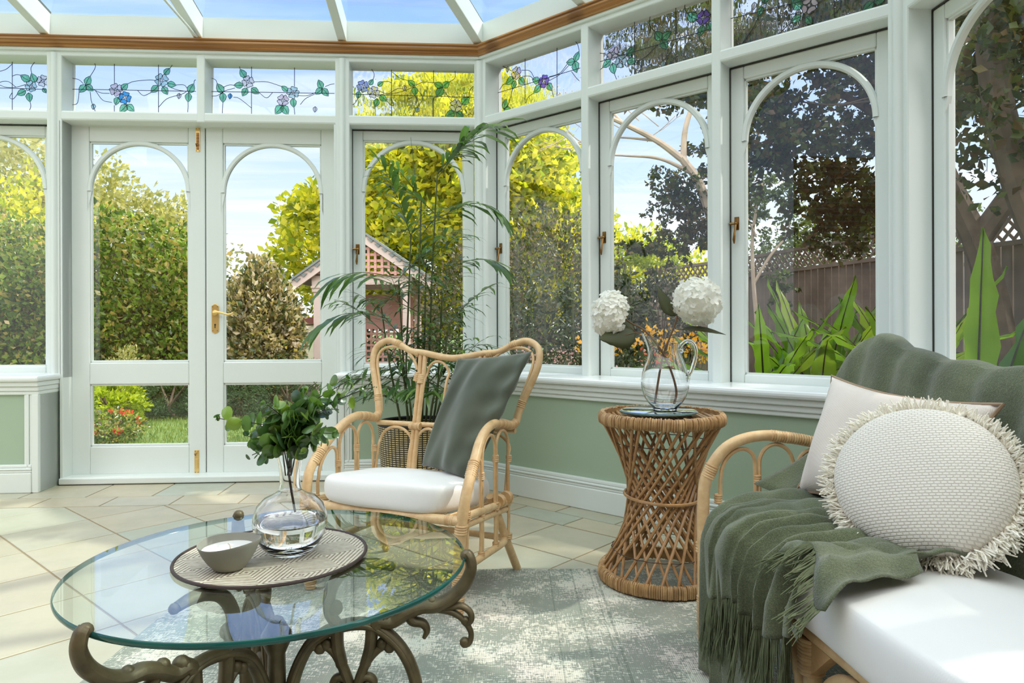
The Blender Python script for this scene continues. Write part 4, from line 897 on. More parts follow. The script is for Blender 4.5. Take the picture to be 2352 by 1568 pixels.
# over the back rest
topx=[-.115,-.098,-.07,-.03,.02,.07,.13,.2,.3,.45,.7,.95]; topz_=[.66,.755,.818,.846,.856,.850,.83,.813,.80,.792,.792,.795]
G=[]
for i in range(91):
    u=i/90; x=-.112+1.34*u; zt=float(np.interp(x,topx,topz_))+.004*math.sin(38*x); f=.009*fold(x,1.1,46); row=[]
    for j in range(41):
        v=j/40
        if v<.45: t=v/.45; z=.41+(zt-.012-.41)*t; y=.44+(z-.6)*.28-.030+f*(1-.5*t)-.006
        elif v<.58: t=(v-.45)/.13; a=PI*t; z=zt-.012+.014*math.sin(a); y=.44+(zt-.6)*.28-.030*math.cos(a)+.002+f*(.5-t)
        else: t=(v-.58)/.42; z=zt-.012-(zt-.2)*t; y=.44+(max(z,.5)-.6)*.28+.034-f+.02*t
        row.append((x-.02*max(0,.2-u)*(1-v)*2,y,z))
    G.append(row)
MB().grid(G).build('back_drape',m['wool'],th,solid=.004)
G=[]
for i in range(13):
    v=i/12; row=[]
    for j in range(9):
        u=j/8; p=np.array([.015,.405,.60])*(1-v)+np.array([.03,.13,.446])*v; q=np.array([.085,.40,.64])*(1-v)+np.array([.15,.215,.446])*v
        r=p*(1-u)+q*u; row.append((r[0],r[1],r[2]+.006*math.sin(7*u+2*v)+.03*math.sin(PI*v)*(1-u)*-.4))
    G.append(row)
MB().grid(G).build('side_drape',m['wool'],th,solid=.004)
# ---------------------------------------------------------------- cane drum side table
st=thing('rattan_side_table','waisted open cane side table with bound rims by the diagonal wall','side table',(.52,2.435,RZ))
def bandring(name,r,z0,z1,t=.016):
    mb=MB(); n=190
    mb.lathe([(r-t,z0),(r-.002,z0-.001),(r+.001,(z0+z1)/2),(r-.002,z1),(r-t,z1)],96,closed=True)
    core=mb.build(name,m['rodwrap'],st); w=MB()
    for k in range(n):
        a=2*PI*k/n+.004*R.normal(); dz=.0012*R.normal(); rr=.0033
        P=[((r+q)*math.cos(a),(r+q)*math.sin(a),z+dz) for q,z in ((-t,z1+.001),(-.004,z1+.0025),(.0015,z1-.004),(.003,(z0+z1)/2),(.0015,z0+.004),(-.006,z0-.001),(-t,z0))]
        w.tube(P,rr,5)
    w.build('cane_wrap',m['rodwrap'],core); return core
bandring('bottom_rim',.215,.003,.04); bandring('top_rim',.213,.540,.574)
NR=25
for lay,(sg,dr) in enumerate(((1,.004),(-1,-.006))):
    for k in range(NR):
        a=2*PI*(k+.25*lay)/NR+.03*R.normal(); tw=math.radians(112)+.05*R.normal(); r0,r1=.200,.202
        p=np.array([(r0+dr)*math.cos(a),(r0+dr)*math.sin(a),.035]); q=np.array([(r1+dr)*math.cos(a+sg*tw),(r1+dr)*math.sin(a+sg*tw),.548])
        pts=[]; 
        for t in np.linspace(0,1,9):
            x=p+(q-p)*t; rad=math.hypot(x[0],x[1]); lim=.112+dr*1.2; bow=.004*math.sin(PI*t*2+k)
            x[:2]*=max(rad,lim)/rad; pts.append(x+np.array([0,0,bow*.3]))
        MB().tube(pts,.0048+.0008*R.random(),7).build('woven_rod',m['rod'],st)
hp_=MB()
hp_.tube([(.128*math.cos(t),.128*math.sin(t),.287+.006*math.cos(t-2.4)) for t in np.linspace(0,2*PI,60,endpoint=False)],.0055,8,closed=True); hp_.build('waist_hoop',m['rod'],st)
for z,r in ((.475,.166),(.105,.172)):
    MB().tube([(r*math.cos(t)*(1+.012*math.cos(NR*t)),r*math.sin(t)*(1+.012*math.cos(NR*t)),z) for t in np.linspace(0,2*PI,150,endpoint=False)],.0016,5,closed=True).build('tie_wire',m['trayrim'],st)
for k in range(21):
    x=-.19+.019*k; h=math.sqrt(max(0,.2**2-x*x)); MB().tube([(x,-h,.558+.002*(k%2)),(x,h,.558+.002*(k%2))],.0065,7).build('top_slat',m['rod'],st)
TZ=.574+RZ+.0035
mi=thing('mirror_plate','round mirror plate with a thin dark edge under the glass jug','mirror plate',(.509,2.432,TZ))
MB().lathe([(0,0),(.133,0),(.134,.003),(.128,.0072)],72).build('glass_edge',m['mirroredge'],mi); MB().lathe([(.1285,.0070),(.124,.0080),(0,.0080)],72,caps=False).build('mirror_face',m['mirror'],mi)
JZ=TZ+.0085
jug=thing('glass_jug','clear glass jug holding two white hydrangea stems','jug',(.532,2.43,JZ))
po=[(0,0),(.038,0),(.042,.004),(.046,.010),(.060,.026),(.0735,.048),(.0815,.075),(.083,.098),(.0785,.128),(.070,.155),(.0605,.18),(.0535,.202),(.0515,.222),(.0535,.240)]
pin=[(r-.0032,z) for r,z in po[5:]]; pin=[(.0,.010),(.040,.011),(.056,.027)]+[(r-.0032,z) for r,z in po[5:]]
def jugring(prof,spout):
    G=[]
    for r,z in prof:
        row=[]
        for k in range(56):
            t=2*PI*k/56; s=max(0,math.cos(t-PI))**8*spout*max(0,(z-.19)/.05); tilt=max(0,(z-.18)/.06)*.014*-math.cos(t)
            row.append(((r+s*.030)*math.cos(t),r*math.sin(t)*(1-.35*s*.3),z+tilt+s*.012))
        G.append(row)
    return G
MB().grid(jugring(po+pin[::-1],1),True).build('body',m['clear'],jug)
wl=[(0,.0115)]+[(r-.0040,z) for r,z in po[4:8]]+[(.0785,.104),(0,.104)]
hn=MB().tube(spline([(.050,0,.208),(.058,0,.226),(.078,0,.239),(.098,0,.232),(.108,0,.205),(.104,0,.17),(.092,0,.135),(.081,0,.118)],7),.0068,12,flat=(1,1.25)); hn.ball((.0555,0,.205),.0105,12).ball((.081,0,.112),.012,12,(.6,.8,1.5)); hn.build('handle',m['clear'],jug)
# hydrangeas
def bigleaf(mb,base,tip,side,w,cup=.25,n=9,droop=.1,serr=.0):
    base=np.array(base,float); tip=np.array(tip,float); ax=tip-base; L=np.linalg.norm(ax); s=unit(np.array(side,float)-ax*np.dot(side,ax)/L**2); u=np.cross(unit(ax),s); G=[]
    for i in range(n+1):
        t=i/n; wd=w*math.sin(PI*t**.72)**.85*(1-.25*t) if 0<t<1 else .0004; c=base+ax*t-u*droop*L*t*t; row=[]
        for q in (-1,-.5,0,.5,1):
            k=1+(serr*(1 if i%2 else -1) if abs(q)==1 else 0); row.append(c+s*wd*q*k+u*cup*wd*abs(q)**1.3*1.0+u*.04*wd*math.sin(9*t+q*2))
        G.append(row)
    mb.grid(G)
def hydrangea(name,label,stem,hc,hr,axis,leaves_,squash=(1,1,1)):
    r=thing(name,label,'flower',stem[0]); b=np.array(stem[0]); L=lambda p: np.array(p)-b
    S=spline([L(p) for p in stem],8); MB().tube(S,list(np.linspace(.0042,.0030,len(S))),8).build('stem',m['hydstem'],r)
    for lb,lt,sd,w in leaves_:
        mb=MB(); bigleaf(mb,L(lb),L(lt),sd,w,n=12,serr=.05); e=mb.build('leaf',m['hydleaf'],r,solid=.0008)
        MB().tube([L(lb)-unit(np.array(lt)-np.array(lb))*.02,L(lb),L(lb)+(np.array(lt)-np.array(lb))*.7],[.0016,.0016,.0006],5).build('midrib',m['hydstem'],e)
    # head: four-petalled florets over a dome
    ax=unit(axis); V=[];F=[]; nfl=150
    for i in range(nfl):
        t=math.acos(1-1.72*(i+.5)/nfl); ph=i*2.39996; e1=unit(np.cross(ax,[.3,.9,.2])); e2=np.cross(ax,e1)
        d=ax*math.cos(t)+e1*math.sin(t)*math.cos(ph)+e2*math.sin(t)*math.sin(ph)
        c=L(hc)+d*hr*np.array(squash)*(.86+.16*R.random()); d2=unit(d+.35*R.normal(size=3)); f1=unit(np.cross(d2,R.normal(size=3))); f2=np.cross(d2,f1); rr=.0155+.004*R.random()
        for k in range(4):
            a=k*PI/2+.1*R.normal(); x=f1*math.cos(a)+f2*math.sin(a); y=np.cross(d2,x); o=len(V)
            z=lambda q:d2*q*rr
            V+=[c,c+x*rr*.45+y*rr*.46+z(.16),c+x*rr*1.0+y*rr*.40+z(.12+.2*R.random()),c+x*rr*1.12+z(.02+.2*R.random()),c+x*rr*1.0-y*rr*.40+z(.12+.2*R.random()),c+x*rr*.45-y*rr*.46+z(.16)]
            F+=[(o,o+1,o+2),(o,o+2,o+3),(o,o+3,o+4),(o,o+4,o+5)]
    h=npmesh('flower_head',V,F,m['petal'],r,True)
    st=MB()
    for i in range(14):
        d=unit(ax*.7+R.normal(size=3)*.6); st.tube([S[-1],S[-1]+(L(hc)+d*hr*.6-S[-1])*.8],.0011,5)
    st.build('pedicel',m['lime'],h)
    return r
X0,Y0=.532,2.43
hydrangea('hydrangea_stem','larger round white hydrangea head on the handle side of the jug',[(X0-.035,Y0+.002,JZ+.020),(X0-.022,Y0+.006,JZ+.1),(X0-.004,Y0+.008,JZ+.19),(X0+.030,Y0+.004,JZ+.28),(X0+.052,Y0+.0,JZ+.345)],(X0+.112,Y0-.01,.972),.078,(.25,-.75,.35),
 [((X0+.058,Y0-.01,.872),(X0+.205,Y0-.03,.868),(0,1,.35),.032),((X0+.045,Y0+.02,.92),(X0-.022,Y0+.05,1.02),(.8,.5,.4),.034)])
hydrangea('hydrangea_stem','smaller white hydrangea head over the jug spout with one broad leaf',[(X0+.028,Y0-.018,JZ+.020),(X0+.036,Y0-.012,JZ+.07),(X0+.012,Y0-.014,JZ+.15),(X0-.028,Y0-.012,JZ+.225),(X0-.076,Y0-.010,JZ+.278),(X0-.116,Y0-.004,JZ+.300),(X0-.142,Y0-.004,JZ+.318)],(X0-.185,Y0+.012,.925),.072,(-.85,.1,.35),
 [((X0-.105,Y0-.02,.862),(X0-.238,Y0-.045,.836),(.1,.5,1),.050),((X0-.105,Y0+.012,.87),(X0-.155,Y0+.04,.925),(.7,.3,.2),.022)],(.85,.9,1.1))
# ---------------------------------------------------------------- coffee table
CT=np.array([-.467,1.379]); ct=thing('coffee_table','round glass coffee table on a scrolled bronze iron base','coffee table',(CT[0],CT[1],RZ))
tz=.407; rt=.372
MB().lathe([(0,.0105+tz),(rt-.002,.0105+tz)],128).build('glass_top',m['tabletop'],ct)
MB().lathe([(rt-.002,.0105+tz),(rt,.0085+tz),(rt+.0008,.005+tz),(rt,.0018+tz),(rt-.002,tz-.0005)],128,caps=False).build('glass_edge',m['tableedge'],ct)
def pol(a):
    c,s=math.cos(a),math.sin(a); return lambda r,z,t=0:(r*c-t*s,r*s+t*c,z)
def flatbar(mb,pts,w,f,n=7,t=1.25):
    P=spline([f(*p) for p in pts],n); ws=list(np.interp(np.linspace(0,1,len(P)),np.linspace(0,1,len(w)),w)) if hasattr(w,'__len__') else w
    a=np.array(f(0,0,1))-np.array(f(0,0,0)); mb.tube(P,ws,10,up=a,flat=(t,1))
def spiral(c,r0,turns,a0,sg=1,n=14,shrink=.25):
    return [(c[0]+r0*(1-(1-shrink)*k/n)*math.cos(a0+sg*2*PI*turns*k/n),c[1]+r0*(1-(1-shrink)*k/n)*math.sin(a0+sg*2*PI*turns*k/n)) for k in range(n+1)]
for i,ad in enumerate((2,122,242)):
    f=pol(math.radians(ad)); lg=MB()
    ring=[(.03,.02),(.028,.15),(.058,.235),(.10,.272),(.155,.286),(.20,.277),(.245,.235),(.272,.175),(.278,.10),(.268,.03),(.262,.008)]
    flatbar(lg,ring,[.014,.0135,.0125,.0125,.0125,.0125,.0125,.0125,.013,.014,.015],f)
    flatbar(lg,ring,[.0045]*3,lambda r,z,t=0:f(r+.0,z,t+.014),t=1); flatbar(lg,ring,[.0045]*3,lambda r,z,t=0:f(r+.0,z,t-.014),t=1)
    lg.ball(f(.262,.010),.017,12,(1,1,.5))
    lgo=lg.build('leg',m['iron'],ct)
    sc=MB()
    # heart scrolls inside the arch
    flatbar(sc,[(.150,.0),(.150,.09),(.146,.15),(.128,.205),(.108,.235),(.082,.245)],[0.0116,0.0109,0.0109,0.0101,0.0087,0.0058],f)
    flatbar(sc,[(.150,.09),(.156,.15),(.174,.205),(.196,.232),(.222,.245)],[0.0109,0.0109,0.0101,0.0087,0.0058],f)
    flatbar(sc,[(.128,.205),(.120,.24),(.118,.278)],[0.0116,0.0123,0.0130],f); flatbar(sc,[(.174,.205),(.184,.24),(.188,.278)],[0.0116,0.0123,0.0130],f)
    for c,a0,sg in (((.122,.165),0.2,1),((.180,.165),PI-.2,-1)):
        flatbar(sc,[(.150,.135)]+spiral(c,.024,.95,a0-(sg*1.4),-sg*-1),[0.0087,0.0090,0.0087,0.0080,0.0072,0.0058],f,5); sc.ball(f(*c),.0115,10)
    for r0,z0 in ((.085,.243),(.222,.243)): 
        for d in (-.014,0,.014): sc.ball(f(r0+d,z0--.007*abs(d)/.014-.004),.0125,10)
    for c,a0 in (((.100,.05),0),((.205,.05),PI)): flatbar(sc,[(.150,.02)]+spiral(c,.022,.9,a0),[0.0087,0.0087,0.0072,0.0058],f,5)
    sc.build('scrollwork',m['iron'],lgo)
    am=MB()
    # arm sweeping out to the rim
    flatbar(am,[(.195,.283),(.205,.292),(.228,.290),(.255,.306),(.285,.318),(.315,.320),(.345,.335),(.372,.362),(.384,.392),(.381,.414),(.374,.424)],[.016,.015,.014,.0145,.0145,.0145,.014,.0135,.012,.011,.009],f)
    am.ball(f(.212,.298),.016,12,(1,1,1)).ball(f(.247,.311),.013,12).ball(f(.308,.326),.012,12).ball(f(.374,.418),.012,12)
    flatbar(am,[(.30,.318),(.335,.316),(.362,.318),(.381,.306),(.384,.290),(.374,.282),(.367,.291)],[.009,.008,.007,.0065,.0065,.006,.005],f); am.ball(f(.372,.288),.0095,10)
    flatbar(am,[(.31,.314),(.345,.306),(.368,.290),(.383,.266),(.381,.246),(.370,.240),(.365,.250)],[.008,.007,.006,.0058,.006,.006,.005],f); am.ball(f(.371,.245),.0105,10)
    flatbar(am,[(.258,.306),(.268,.290),(.288,.284),(.296,.270),(.290,.255)],[.011,.0105,.009,.007,.004],f)
    # inner hook that carries the glass
    flatbar(am,[(.118,.286),(.104,.31),(.106,.35),(.125,.383),(.158,.401),(.192,.404),(.220,.399)],[.011,.0115,.0125,.013,.0125,.011,.009],f)
    am.ball(f(.225,.398),.010,10); am.ball(f(.115,.318),.016,12)
    am.build('scroll_arm',m['iron'],lgo)
co=MB().lathe([(0,.0),(.03,.0),(.032,.012),(.02,.03),(.018,.1),(.026,.12),(.026,.14),(.018,.16),(.017,.23),(.026,.25),(.03,.268),(.02,.285),(.012,.30),(0,.306)],24)
co.build('centre_column',m['iron'],ct)
GZ=RZ+tz+.0108
tr=thing('woven_tray','round woven straw mat with a dark rim on the glass table','tray',(-.478,1.392,GZ),math.radians(38))
MB().lathe([(0,0),(.178,0),(.181,.002),(.181,.0045),(.176,.0042),(0,.0038)],96).build('woven_disc',m['tray'],tr)
MB().tube([(.1815*math.cos(t),.1815*math.sin(t),.004) for t in np.linspace(0,2*PI,96,endpoint=False)],.0034,8,closed=True).build('rim',m['trayrim'],tr)
VZ=GZ+.0048
ca=thing('bowl_candle','white candle poured in a small grey ceramic bowl','candle',(-.530,1.306,VZ))
def wav(prof):
    G=[]
    for r,z in prof:
        G.append([((r*(1+.02*math.cos(2*t+.6)*z/.046))*math.cos(t),r*math.sin(t),z*(1+.06*math.cos(t-.25)+.04*math.cos(2*t+1.))) for t in np.linspace(0,2*PI,56,endpoint=False)])
    return G
pr=[(0,0),(.024,0),(.029,.004),(.039,.016),(.0475,.030),(.0535,.044),(.056,.0505),(.0558,.0522),(.0540,.0515),(.0510,.044),(.0455,.032),(.036,.022),(0,.018)]
MB().grid(wav(pr),True).build('bowl',m['bowl'],ca)
MB().lathe([(.0,.036),(.02,.0362),(.044,.0368),(.0485,.0385)],40,caps=False).build('wax',m['wax'],ca); MB().tube(spline([(.002,-.001,.034),(.002,-.001,.040),(.0,.001,.044),(-.003,.001,.047)],4),.0011,6).build('wick',m['wick'],ca)
VX,VY=-.445,1.397
va=thing('decanter_vase','clear round-bellied glass decanter vase half full of water','vase',(VX,VY,VZ))
vo=[(0,.003),(.020,.001),(.036,.0),(.042,.004),(.056,.018),(.067,.037),(.0718,.058),(.0712,.077),(.064,.097),(.049,.112),(.031,.120),(.0225,.126),(.0200,.138),(.0202,.158),(.0222,.178),(.0262,.196),(.0292,.206)]
vi=[(r-.0022 if z<.12 else r-.0024,z) for r,z in vo[5:]]; vi=[(0,.013),(.030,.012),(.048,.017),(.058,.027)]+vi
MB().lathe(vo+[(.0292,.2075),(.0272,.2075)]+vi[::-1],72).build('body',m['clear'],va)
wv=[(0,.0132),(.030,.0122),(.0478,.0172),(.0578,.0272),(.0645,.0372),(.0692,.058),(.0690,.066),(0,.066)]
MB().lathe(wv,72).build('water',m['water'],va)
eu=thing('eucalyptus_spray','faux eucalyptus spray of round green leaves in the decanter vase','plant',(VX,VY,VZ+.085))
sm=MB(); P=[];Dr=[];Ls=[]
def el(x,y,z): return np.array([x,y,z])
ends=[(-.125,-.005,.175),(-.083,.03,.135),(-.03,-.02,.20),(.02,.03,.225),(.062,-.01,.19),(.10,.01,.245),(.12,.0,.225),(.055,.02,.13),(-.055,-.03,.11),(.085,-.035,.15),(.03,-.03,.12)]
sm.tube(spline([(.010,0,-.004),(.004,0,.03),(-.002,0,.07)],5),[.0024]*11,7)
lv=MB()
def disc(c,nv,r):
    nv=unit(nv); a=unit(np.cross(nv,R.normal(size=3))); b=np.cross(nv,a); pts=[c]
    for ring,q,h in ((8,.6,.02),(12,1.,.16)): pts+=[c+a*r*q*math.cos(2*PI*k/ring)+b*r*q*math.sin(2*PI*k/ring)*.9+nv*r*h*(1+.4*math.sin(2*2*PI*k/ring)) for k in range(ring)]
    F=[(0,1+k,1+(k+1)%8) for k in range(8)]
    for k in range(12):
        i=int(k*8/12); j=int(((k+1)%12)*8/12); F.append((1+i%8,9+k,9+(k+1)%12)); 
        if i!=j: F.append((1+i%8,9+(k+1)%12,1+j%8))
    lv.add(pts,F)
for e in ends:
    e=np.array(e)*np.array([1.16,1.1,1.06]); b=np.array([-.002+.008*R.normal()*.5,.004*R.normal(),.070]); mid=b+(e-b)*.45*np.array([.55,.55,1]); S=spline([b,b+np.array([e[0]*.10,e[1]*.1,.062]),mid+np.array([0,0,.045]),e],7)
    sm.tube(S,list(np.linspace(.0015,.0008,len(S))),6); n=len(S)
    for k in range(9):
        p=S[int(n*(.50+.5*k/9.))-1]; d=unit(S[-1]-S[-4]); sz=.0178*(1-.035*k)+.003*R.random(); a=R.random()*6.28+k*1.57; q=unit(np.cross(d,[.3,.2,1])); w=np.cross(d,q)
        for sg in (1,-1):
            o=(q*math.cos(a)+w*math.sin(a))*sg; disc(p+o*sz*.95+d*.004+R.normal(size=3)*.003,unit(d*.8-o*.5+R.normal(size=3)*.45),sz)
    for k in range(4): disc(S[-1]+R.normal(size=3)*.006,unit(d+R.normal(size=3)*.4),.007)
    if e[2]>.19:
        tp=S[-1]; q=tp+d*.028+R.normal(size=3)*.006; sm.tube([tp,q],.0007,5)
        for j in range(5): lv.ball(tp+(q-tp)*(j/4)+R.normal(size=3)*.002,.0016,6)
sm.build('stem',m['eucstem'],eu); lv.build('foliage',m['euc'],eu,True,angle=60)
# ---------------------------------------------------------------- potted palm
pp=thing('potted_palm','tall bamboo palm in a black and straw woven pot in the corner','plant',(-.455,3.36,0))
bk=MB(); G=[]; hh=.43
prof=[(.150,0),(.158,.02),(.170,.14),(.180,.28),(.188,.40),(.190,hh),(.182,hh+.002),(.176,hh-.05)]
ob=MB().lathe(prof,96).build('basket',m['basket'],pp)
uv=ob.data.uv_layers.new(name='UVMap')
for lp in ob.data.loops:
    c=ob.data.vertices[lp.vertex_index].co; a=math.atan2(c.y,c.x)
    uv.data[lp.index].uv=(a*.18,c.z+.0)
for p in ob.data.polygons:   # close the wrap seam
    us=[uv.data[i].uv[0] for i in p.loop_indices]
    if max(us)-min(us)>.5:
        for i in p.loop_indices:
            if uv.data[i].uv[0]<0: uv.data[i].uv[0]+=2*PI*.18
MB().tube([(.186*math.cos(t),.186*math.sin(t),hh) for t in np.linspace(0,2*PI,80,endpoint=False)],.008,8,closed=True).build('rim',m['basketrim'],ob)
MB().lathe([(0,hh-.04),(.178,hh-.04)],40).build('soil',m['soil'],pp)
cn=MB(); PV=[];PF=[]
def frond(base,tipdir,L,nl,ll,droop=.35,wid=.075):
    base=np.array(base,float); d=unit(tipdir); pts=[base]
    for i in range(10): d=unit(d+np.array([0,0,-droop*.1*(i/4)])); pts.append(pts[-1]+d*L/10)
    cn.tube(pts,list(np.linspace(.0024,.0009,11)),5)
    for i in range(nl):
        t=.18+.82*i/(nl-1); k=min(9,int(t*10)); f=t*10-k; p=pts[k]*(1-f)+pts[k+1]*f if k<10 else pts[10]; ax=unit(pts[min(10,k+1)]-pts[k]); sd=unit(np.cross(ax,[0,0,1])+1e-6)
        for sg in ((1,-1) if i<nl-1 else (0,)):
            dd=unit(ax*.75+sd*sg*.85+np.array([0,0,-.10])+R.normal(size=3)*.12) if sg else ax
            l=ll*(.75+.4*math.sin(PI*min(1,t*.8+.15)))*(.85+.3*R.random()); s2=unit(np.cross(dd,[0,0,1])); u=np.cross(s2,dd); o=len(PV); w=l*wid
            c=[p]; 
            for q,ww,dr in ((.25,.8,.02),(.55,1.,.09),(.82,.6,.2)): 
                m_=p+dd*l*q-np.array([0,0,dr*l*.9]); PV_=[m_+s2*w*ww+u*w*.35,m_-s2*w*ww+u*w*.35]; c+=PV_
            c.append(p+dd*l-np.array([0,0,.33*l])); PV.extend(c)
            PF.extend([(o,o+1,o+2),(o+1,o+3,o+4),(o+1,o+4,o+2),(o+3,o+5,o+6),(o+3,o+6,o+4),(o+5,o+7,o+6)])
canes=[(-.06,.02,1.33,-.03,0),(.0,-.02,1.50,.02,.0),(.05,.01,1.62,.10,-.02),(.09,.04,1.05,.12,.0),(-.10,-.03,.98,-.17,-.02),(.02,.05,1.18,.03,.1),(-.03,-.06,.86,-.08,-.10),(.08,-.05,.90,.16,-.08),(-.07,.07,1.12,-.10,.06),(.11,-.01,.76,.20,-.02)]
for x,y,h,tx,ty in canes:
    S=spline([(x*.7,y*.7,hh-.05),(x,y,hh+.25*h*.5),((x+tx)/2,(y+ty)/2,h*.75),(tx,ty,h)],6); MB().tube(S,list(np.linspace(.0062,.0032,len(S))),7).build('cane',m['palmstem'],pp)
    nf=5
    for i in range(nf):
        t=.42+.58*i/(nf-1); p=S[int((len(S)-1)*t)]; a=i*2.4+x*40+R.random(); up=.35+.75*(t-.42)/.58; frond(p,(math.cos(a),math.sin(a)*.8,up),.22+.10*R.random(),7,.15,.5,.06)
frond((.10,-.02,1.40),(1,-.12,.62),.36,10,.15,1.5); frond((.12,0,1.15),(1,-.1,.5),.34,9,.15,1.2); frond((-.1,-.02,1.12),(-1,-.15,.25),.34,8,.17,.9); frond((-.12,-.02,.92),(-1,-.2,.3),.36,8,.18,1.0)
frond((.10,-.02,1.60),(.55,-.05,.7),.38,10,.2,.6); frond((-.03,0,1.32),(-.3,-.2,1.),.36,9,.16,.5)
cn.tube([(.0,.0,1.49),(-.01,0,1.62),(-.03,0,1.80)],[.003,.0022,.0008],5)
for i in range(10): a=R.random()*6.3; frond((.1*math.cos(a),.1*math.sin(a),hh+.05+.25*R.random()),(math.cos(a),math.sin(a),.6),.2,6,.13,.9)
cn.build('frond_stem',m['palmstem'],pp); npmesh('foliage',PV,PF,m['palm'],pp)
# ---------------------------------------------------------------- garden (ground lies 15 cm below the floor)
GR=-.15
gd=thing('ground','garden ground of lawn and planting beds around the conservatory','ground',(0,0,0),kind='structure')
MB().add([(-200,4.5,GR),(200,4.5,GR),(200,400,GR),(-200,400,GR)],[(0,1,2,3)]).add([(3.3,-8,GR),(40,-8,GR),(40,4.5,GR),(3.3,4.5,GR)],[(0,1,2,3)]).add([(-40,-8,GR),(-4.3,-8,GR),(-4.3,4.5,GR),(-40,4.5,GR)],[(0,1,2,3)]).build('lawn_base',m['lawn'],gd,False)
MB().add([(-.8,4.7,GR+.004),(8,4.7,GR+.004),(8,14,GR+.004),(-.8,14,GR+.004)],[(0,1,2,3)]).add([(3.2,-3,GR+.004),(6,-3,GR+.004),(6,4.7,GR+.004),(3.2,4.7,GR+.004)],[(0,1,2,3)]).add([(-9,8,GR+.004),(-.8,8,GR+.004),(-.8,14,GR+.004),(-9,14,GR+.004)],[(0,1,2,3)]).build('planting_bed',m['earth'],gd,False)
n=16000; P=np.stack([-5.2+4.2*R.random(n),5.2+2.9*R.random(n),np.full(n,GR)],1); D=np.stack([R.normal(size=n)*.35,R.normal(size=n)*.35,np.ones(n)],1)
V,F=leafcloud(P,D,.025+.035*R.random(n),.09,.02)
lw=npmesh('lawn_grass',V,F,m['grassleaf']); tag(lw,'short green lawn grass seen through the lower door panes','grass',kind='stuff')
def shrub(name,label,loc,blobs,mat,size,n,wid=.3,cat='shrub',group=None,up=.3,stems=True,stemmat='bark',cl=60,spread=.26,shell=.55,out=.7):
    r=thing(name,label,cat,(loc[0],loc[1],GR),group=group); Ps=[];Cs=[]
    V=[];F=[]; o=0
    tot=sum(b[3]*b[4]*b[5] for b in blobs)
    for b in blobs:
        k=int(n*(b[3]*b[4]*b[5])/tot); p=blob(b[:3],b[3:6],k,cl,spread,shell,zmin=.02)
        D=rnd_unit(k)*.8; q=p-np.array(b[:3]); q/=np.linalg.norm(q,axis=1,keepdims=True)+1e-9; D=D+q*out; D[:,2]+=up
        v,f=leafcloud(p,D,size*(.65+.7*R.random(k)),wid,.12); V.append(v); F.append(f+o); o+=len(v)
    npmesh('foliage',np.concatenate(V),np.concatenate(F),m[mat],r)
    if stems:
        mb=MB()
        for b in blobs[:4]:
            for k in range(4):
                a=R.random()*6.28; mb.tube(spline([(b[0]*.6+.1*math.cos(a),b[1]*.6+.1*math.sin(a),-.02),(b[0]*.85,b[1]*.85,b[2]*.5),(b[0]+b[3]*.5*math.cos(a),b[1]+b[4]*.5*math.sin(a),b[2]+b[5]*.5)],4),[.03,.027,.025,.022,.02,.017,.014,.011,.008],6)
        mb.build('stem',m[stemmat],r)
    return r
# clipped hedge on the left (box-shaped volume)
hg=thing('hedge','tall clipped hedge with bronze tips behind the door with bolts','hedge',(-5.4,9.3,GR))
n=30000; P=np.stack([-3.2+4.75*R.random(n),-.75+1.0*R.random(n)**1.6,2.45*R.random(n)],1)
P[:,2]*=1-.10*np.clip((P[:,0]-.6)/1.0,0,1); P[:,2]+=.12*np.sin(P[:,0]*3.1)+.08*np.sin(P[:,0]*7.7); P[:,1]+=.15*np.sin(P[:,0]*4)*np.sin(P[:,2]*4.3)
D=rnd_unit(n)*.8+np.array([0,-.7,.5]); V,F=leafcloud(P,D,.075*(.6+.8*R.random(n)),.30,.12); npmesh('foliage',V,F,m['hedge'],hg)
mb=MB()
for i in range(14): x=-3+.34*i; mb.tube([(x,0,0),(x+.05,.05,1.2),(x+.1*R.normal(),0,2.2)],[.03,.022,.012],6)
mb.box(-3.1,1.45,.15,.3,0.02,2.1); mb.build('stem',m['bark'],hg)
shrub('photinia_bush','rounded glossy bush with pale bronze leaves beside the gazebo',(-3.2,8.9),[(0,0,.85,.52,.5,.98)],'photinia',.075,17000,.28,cl=320,spread=.22,shell=.55)
shrub('lime_bush','bright lime-yellow mound at the foot of the hedge',(-4.30,7.5),[(0,0,.20,.34,.3,.28)],'lime',.05,3800,cl=90,spread=.22,shell=.75)
shrub('red_flower_bush','low bush dotted with red flowers nearest the doors',(-3.66,6.3),[(0,0,.12,.30,.3,.18)],'hedge',.035,2600,cl=60)
rf=bpy.data.objects['red_flower_bush']; p=blob((0,0,.14),(.29,.29,.18),60,40,.1,.9,zmin=.1); V,F=leafcloud(np.repeat(p,5,0),rnd_unit(300),.026,.4,.1); npmesh('blossom',V,F,m['redflower'],rf)
shrub('conifer_shrub','dark green conifer mound next to the lime-yellow mound',(-3.98,8.1),[(0,0,.22,.42,.4,.34),(.45,.1,.2,.35,.35,.34)],'conifer',.04,7500,.15,cl=90,spread=.24)
shrub('conifer_shrub','wide dark green conifer mound in front of the bronze bush',(-2.62,8.2),[(0,0,.25,.70,.4,.42)],'conifer',.04,7000,.15,cl=110,spread=.24)
shrub('grey_shrub','pale grey-green shrub at the foot of the hedge',(-4.55,8.25),[(0,0,.38,.28,.25,.42)],'olive',.04,2600)
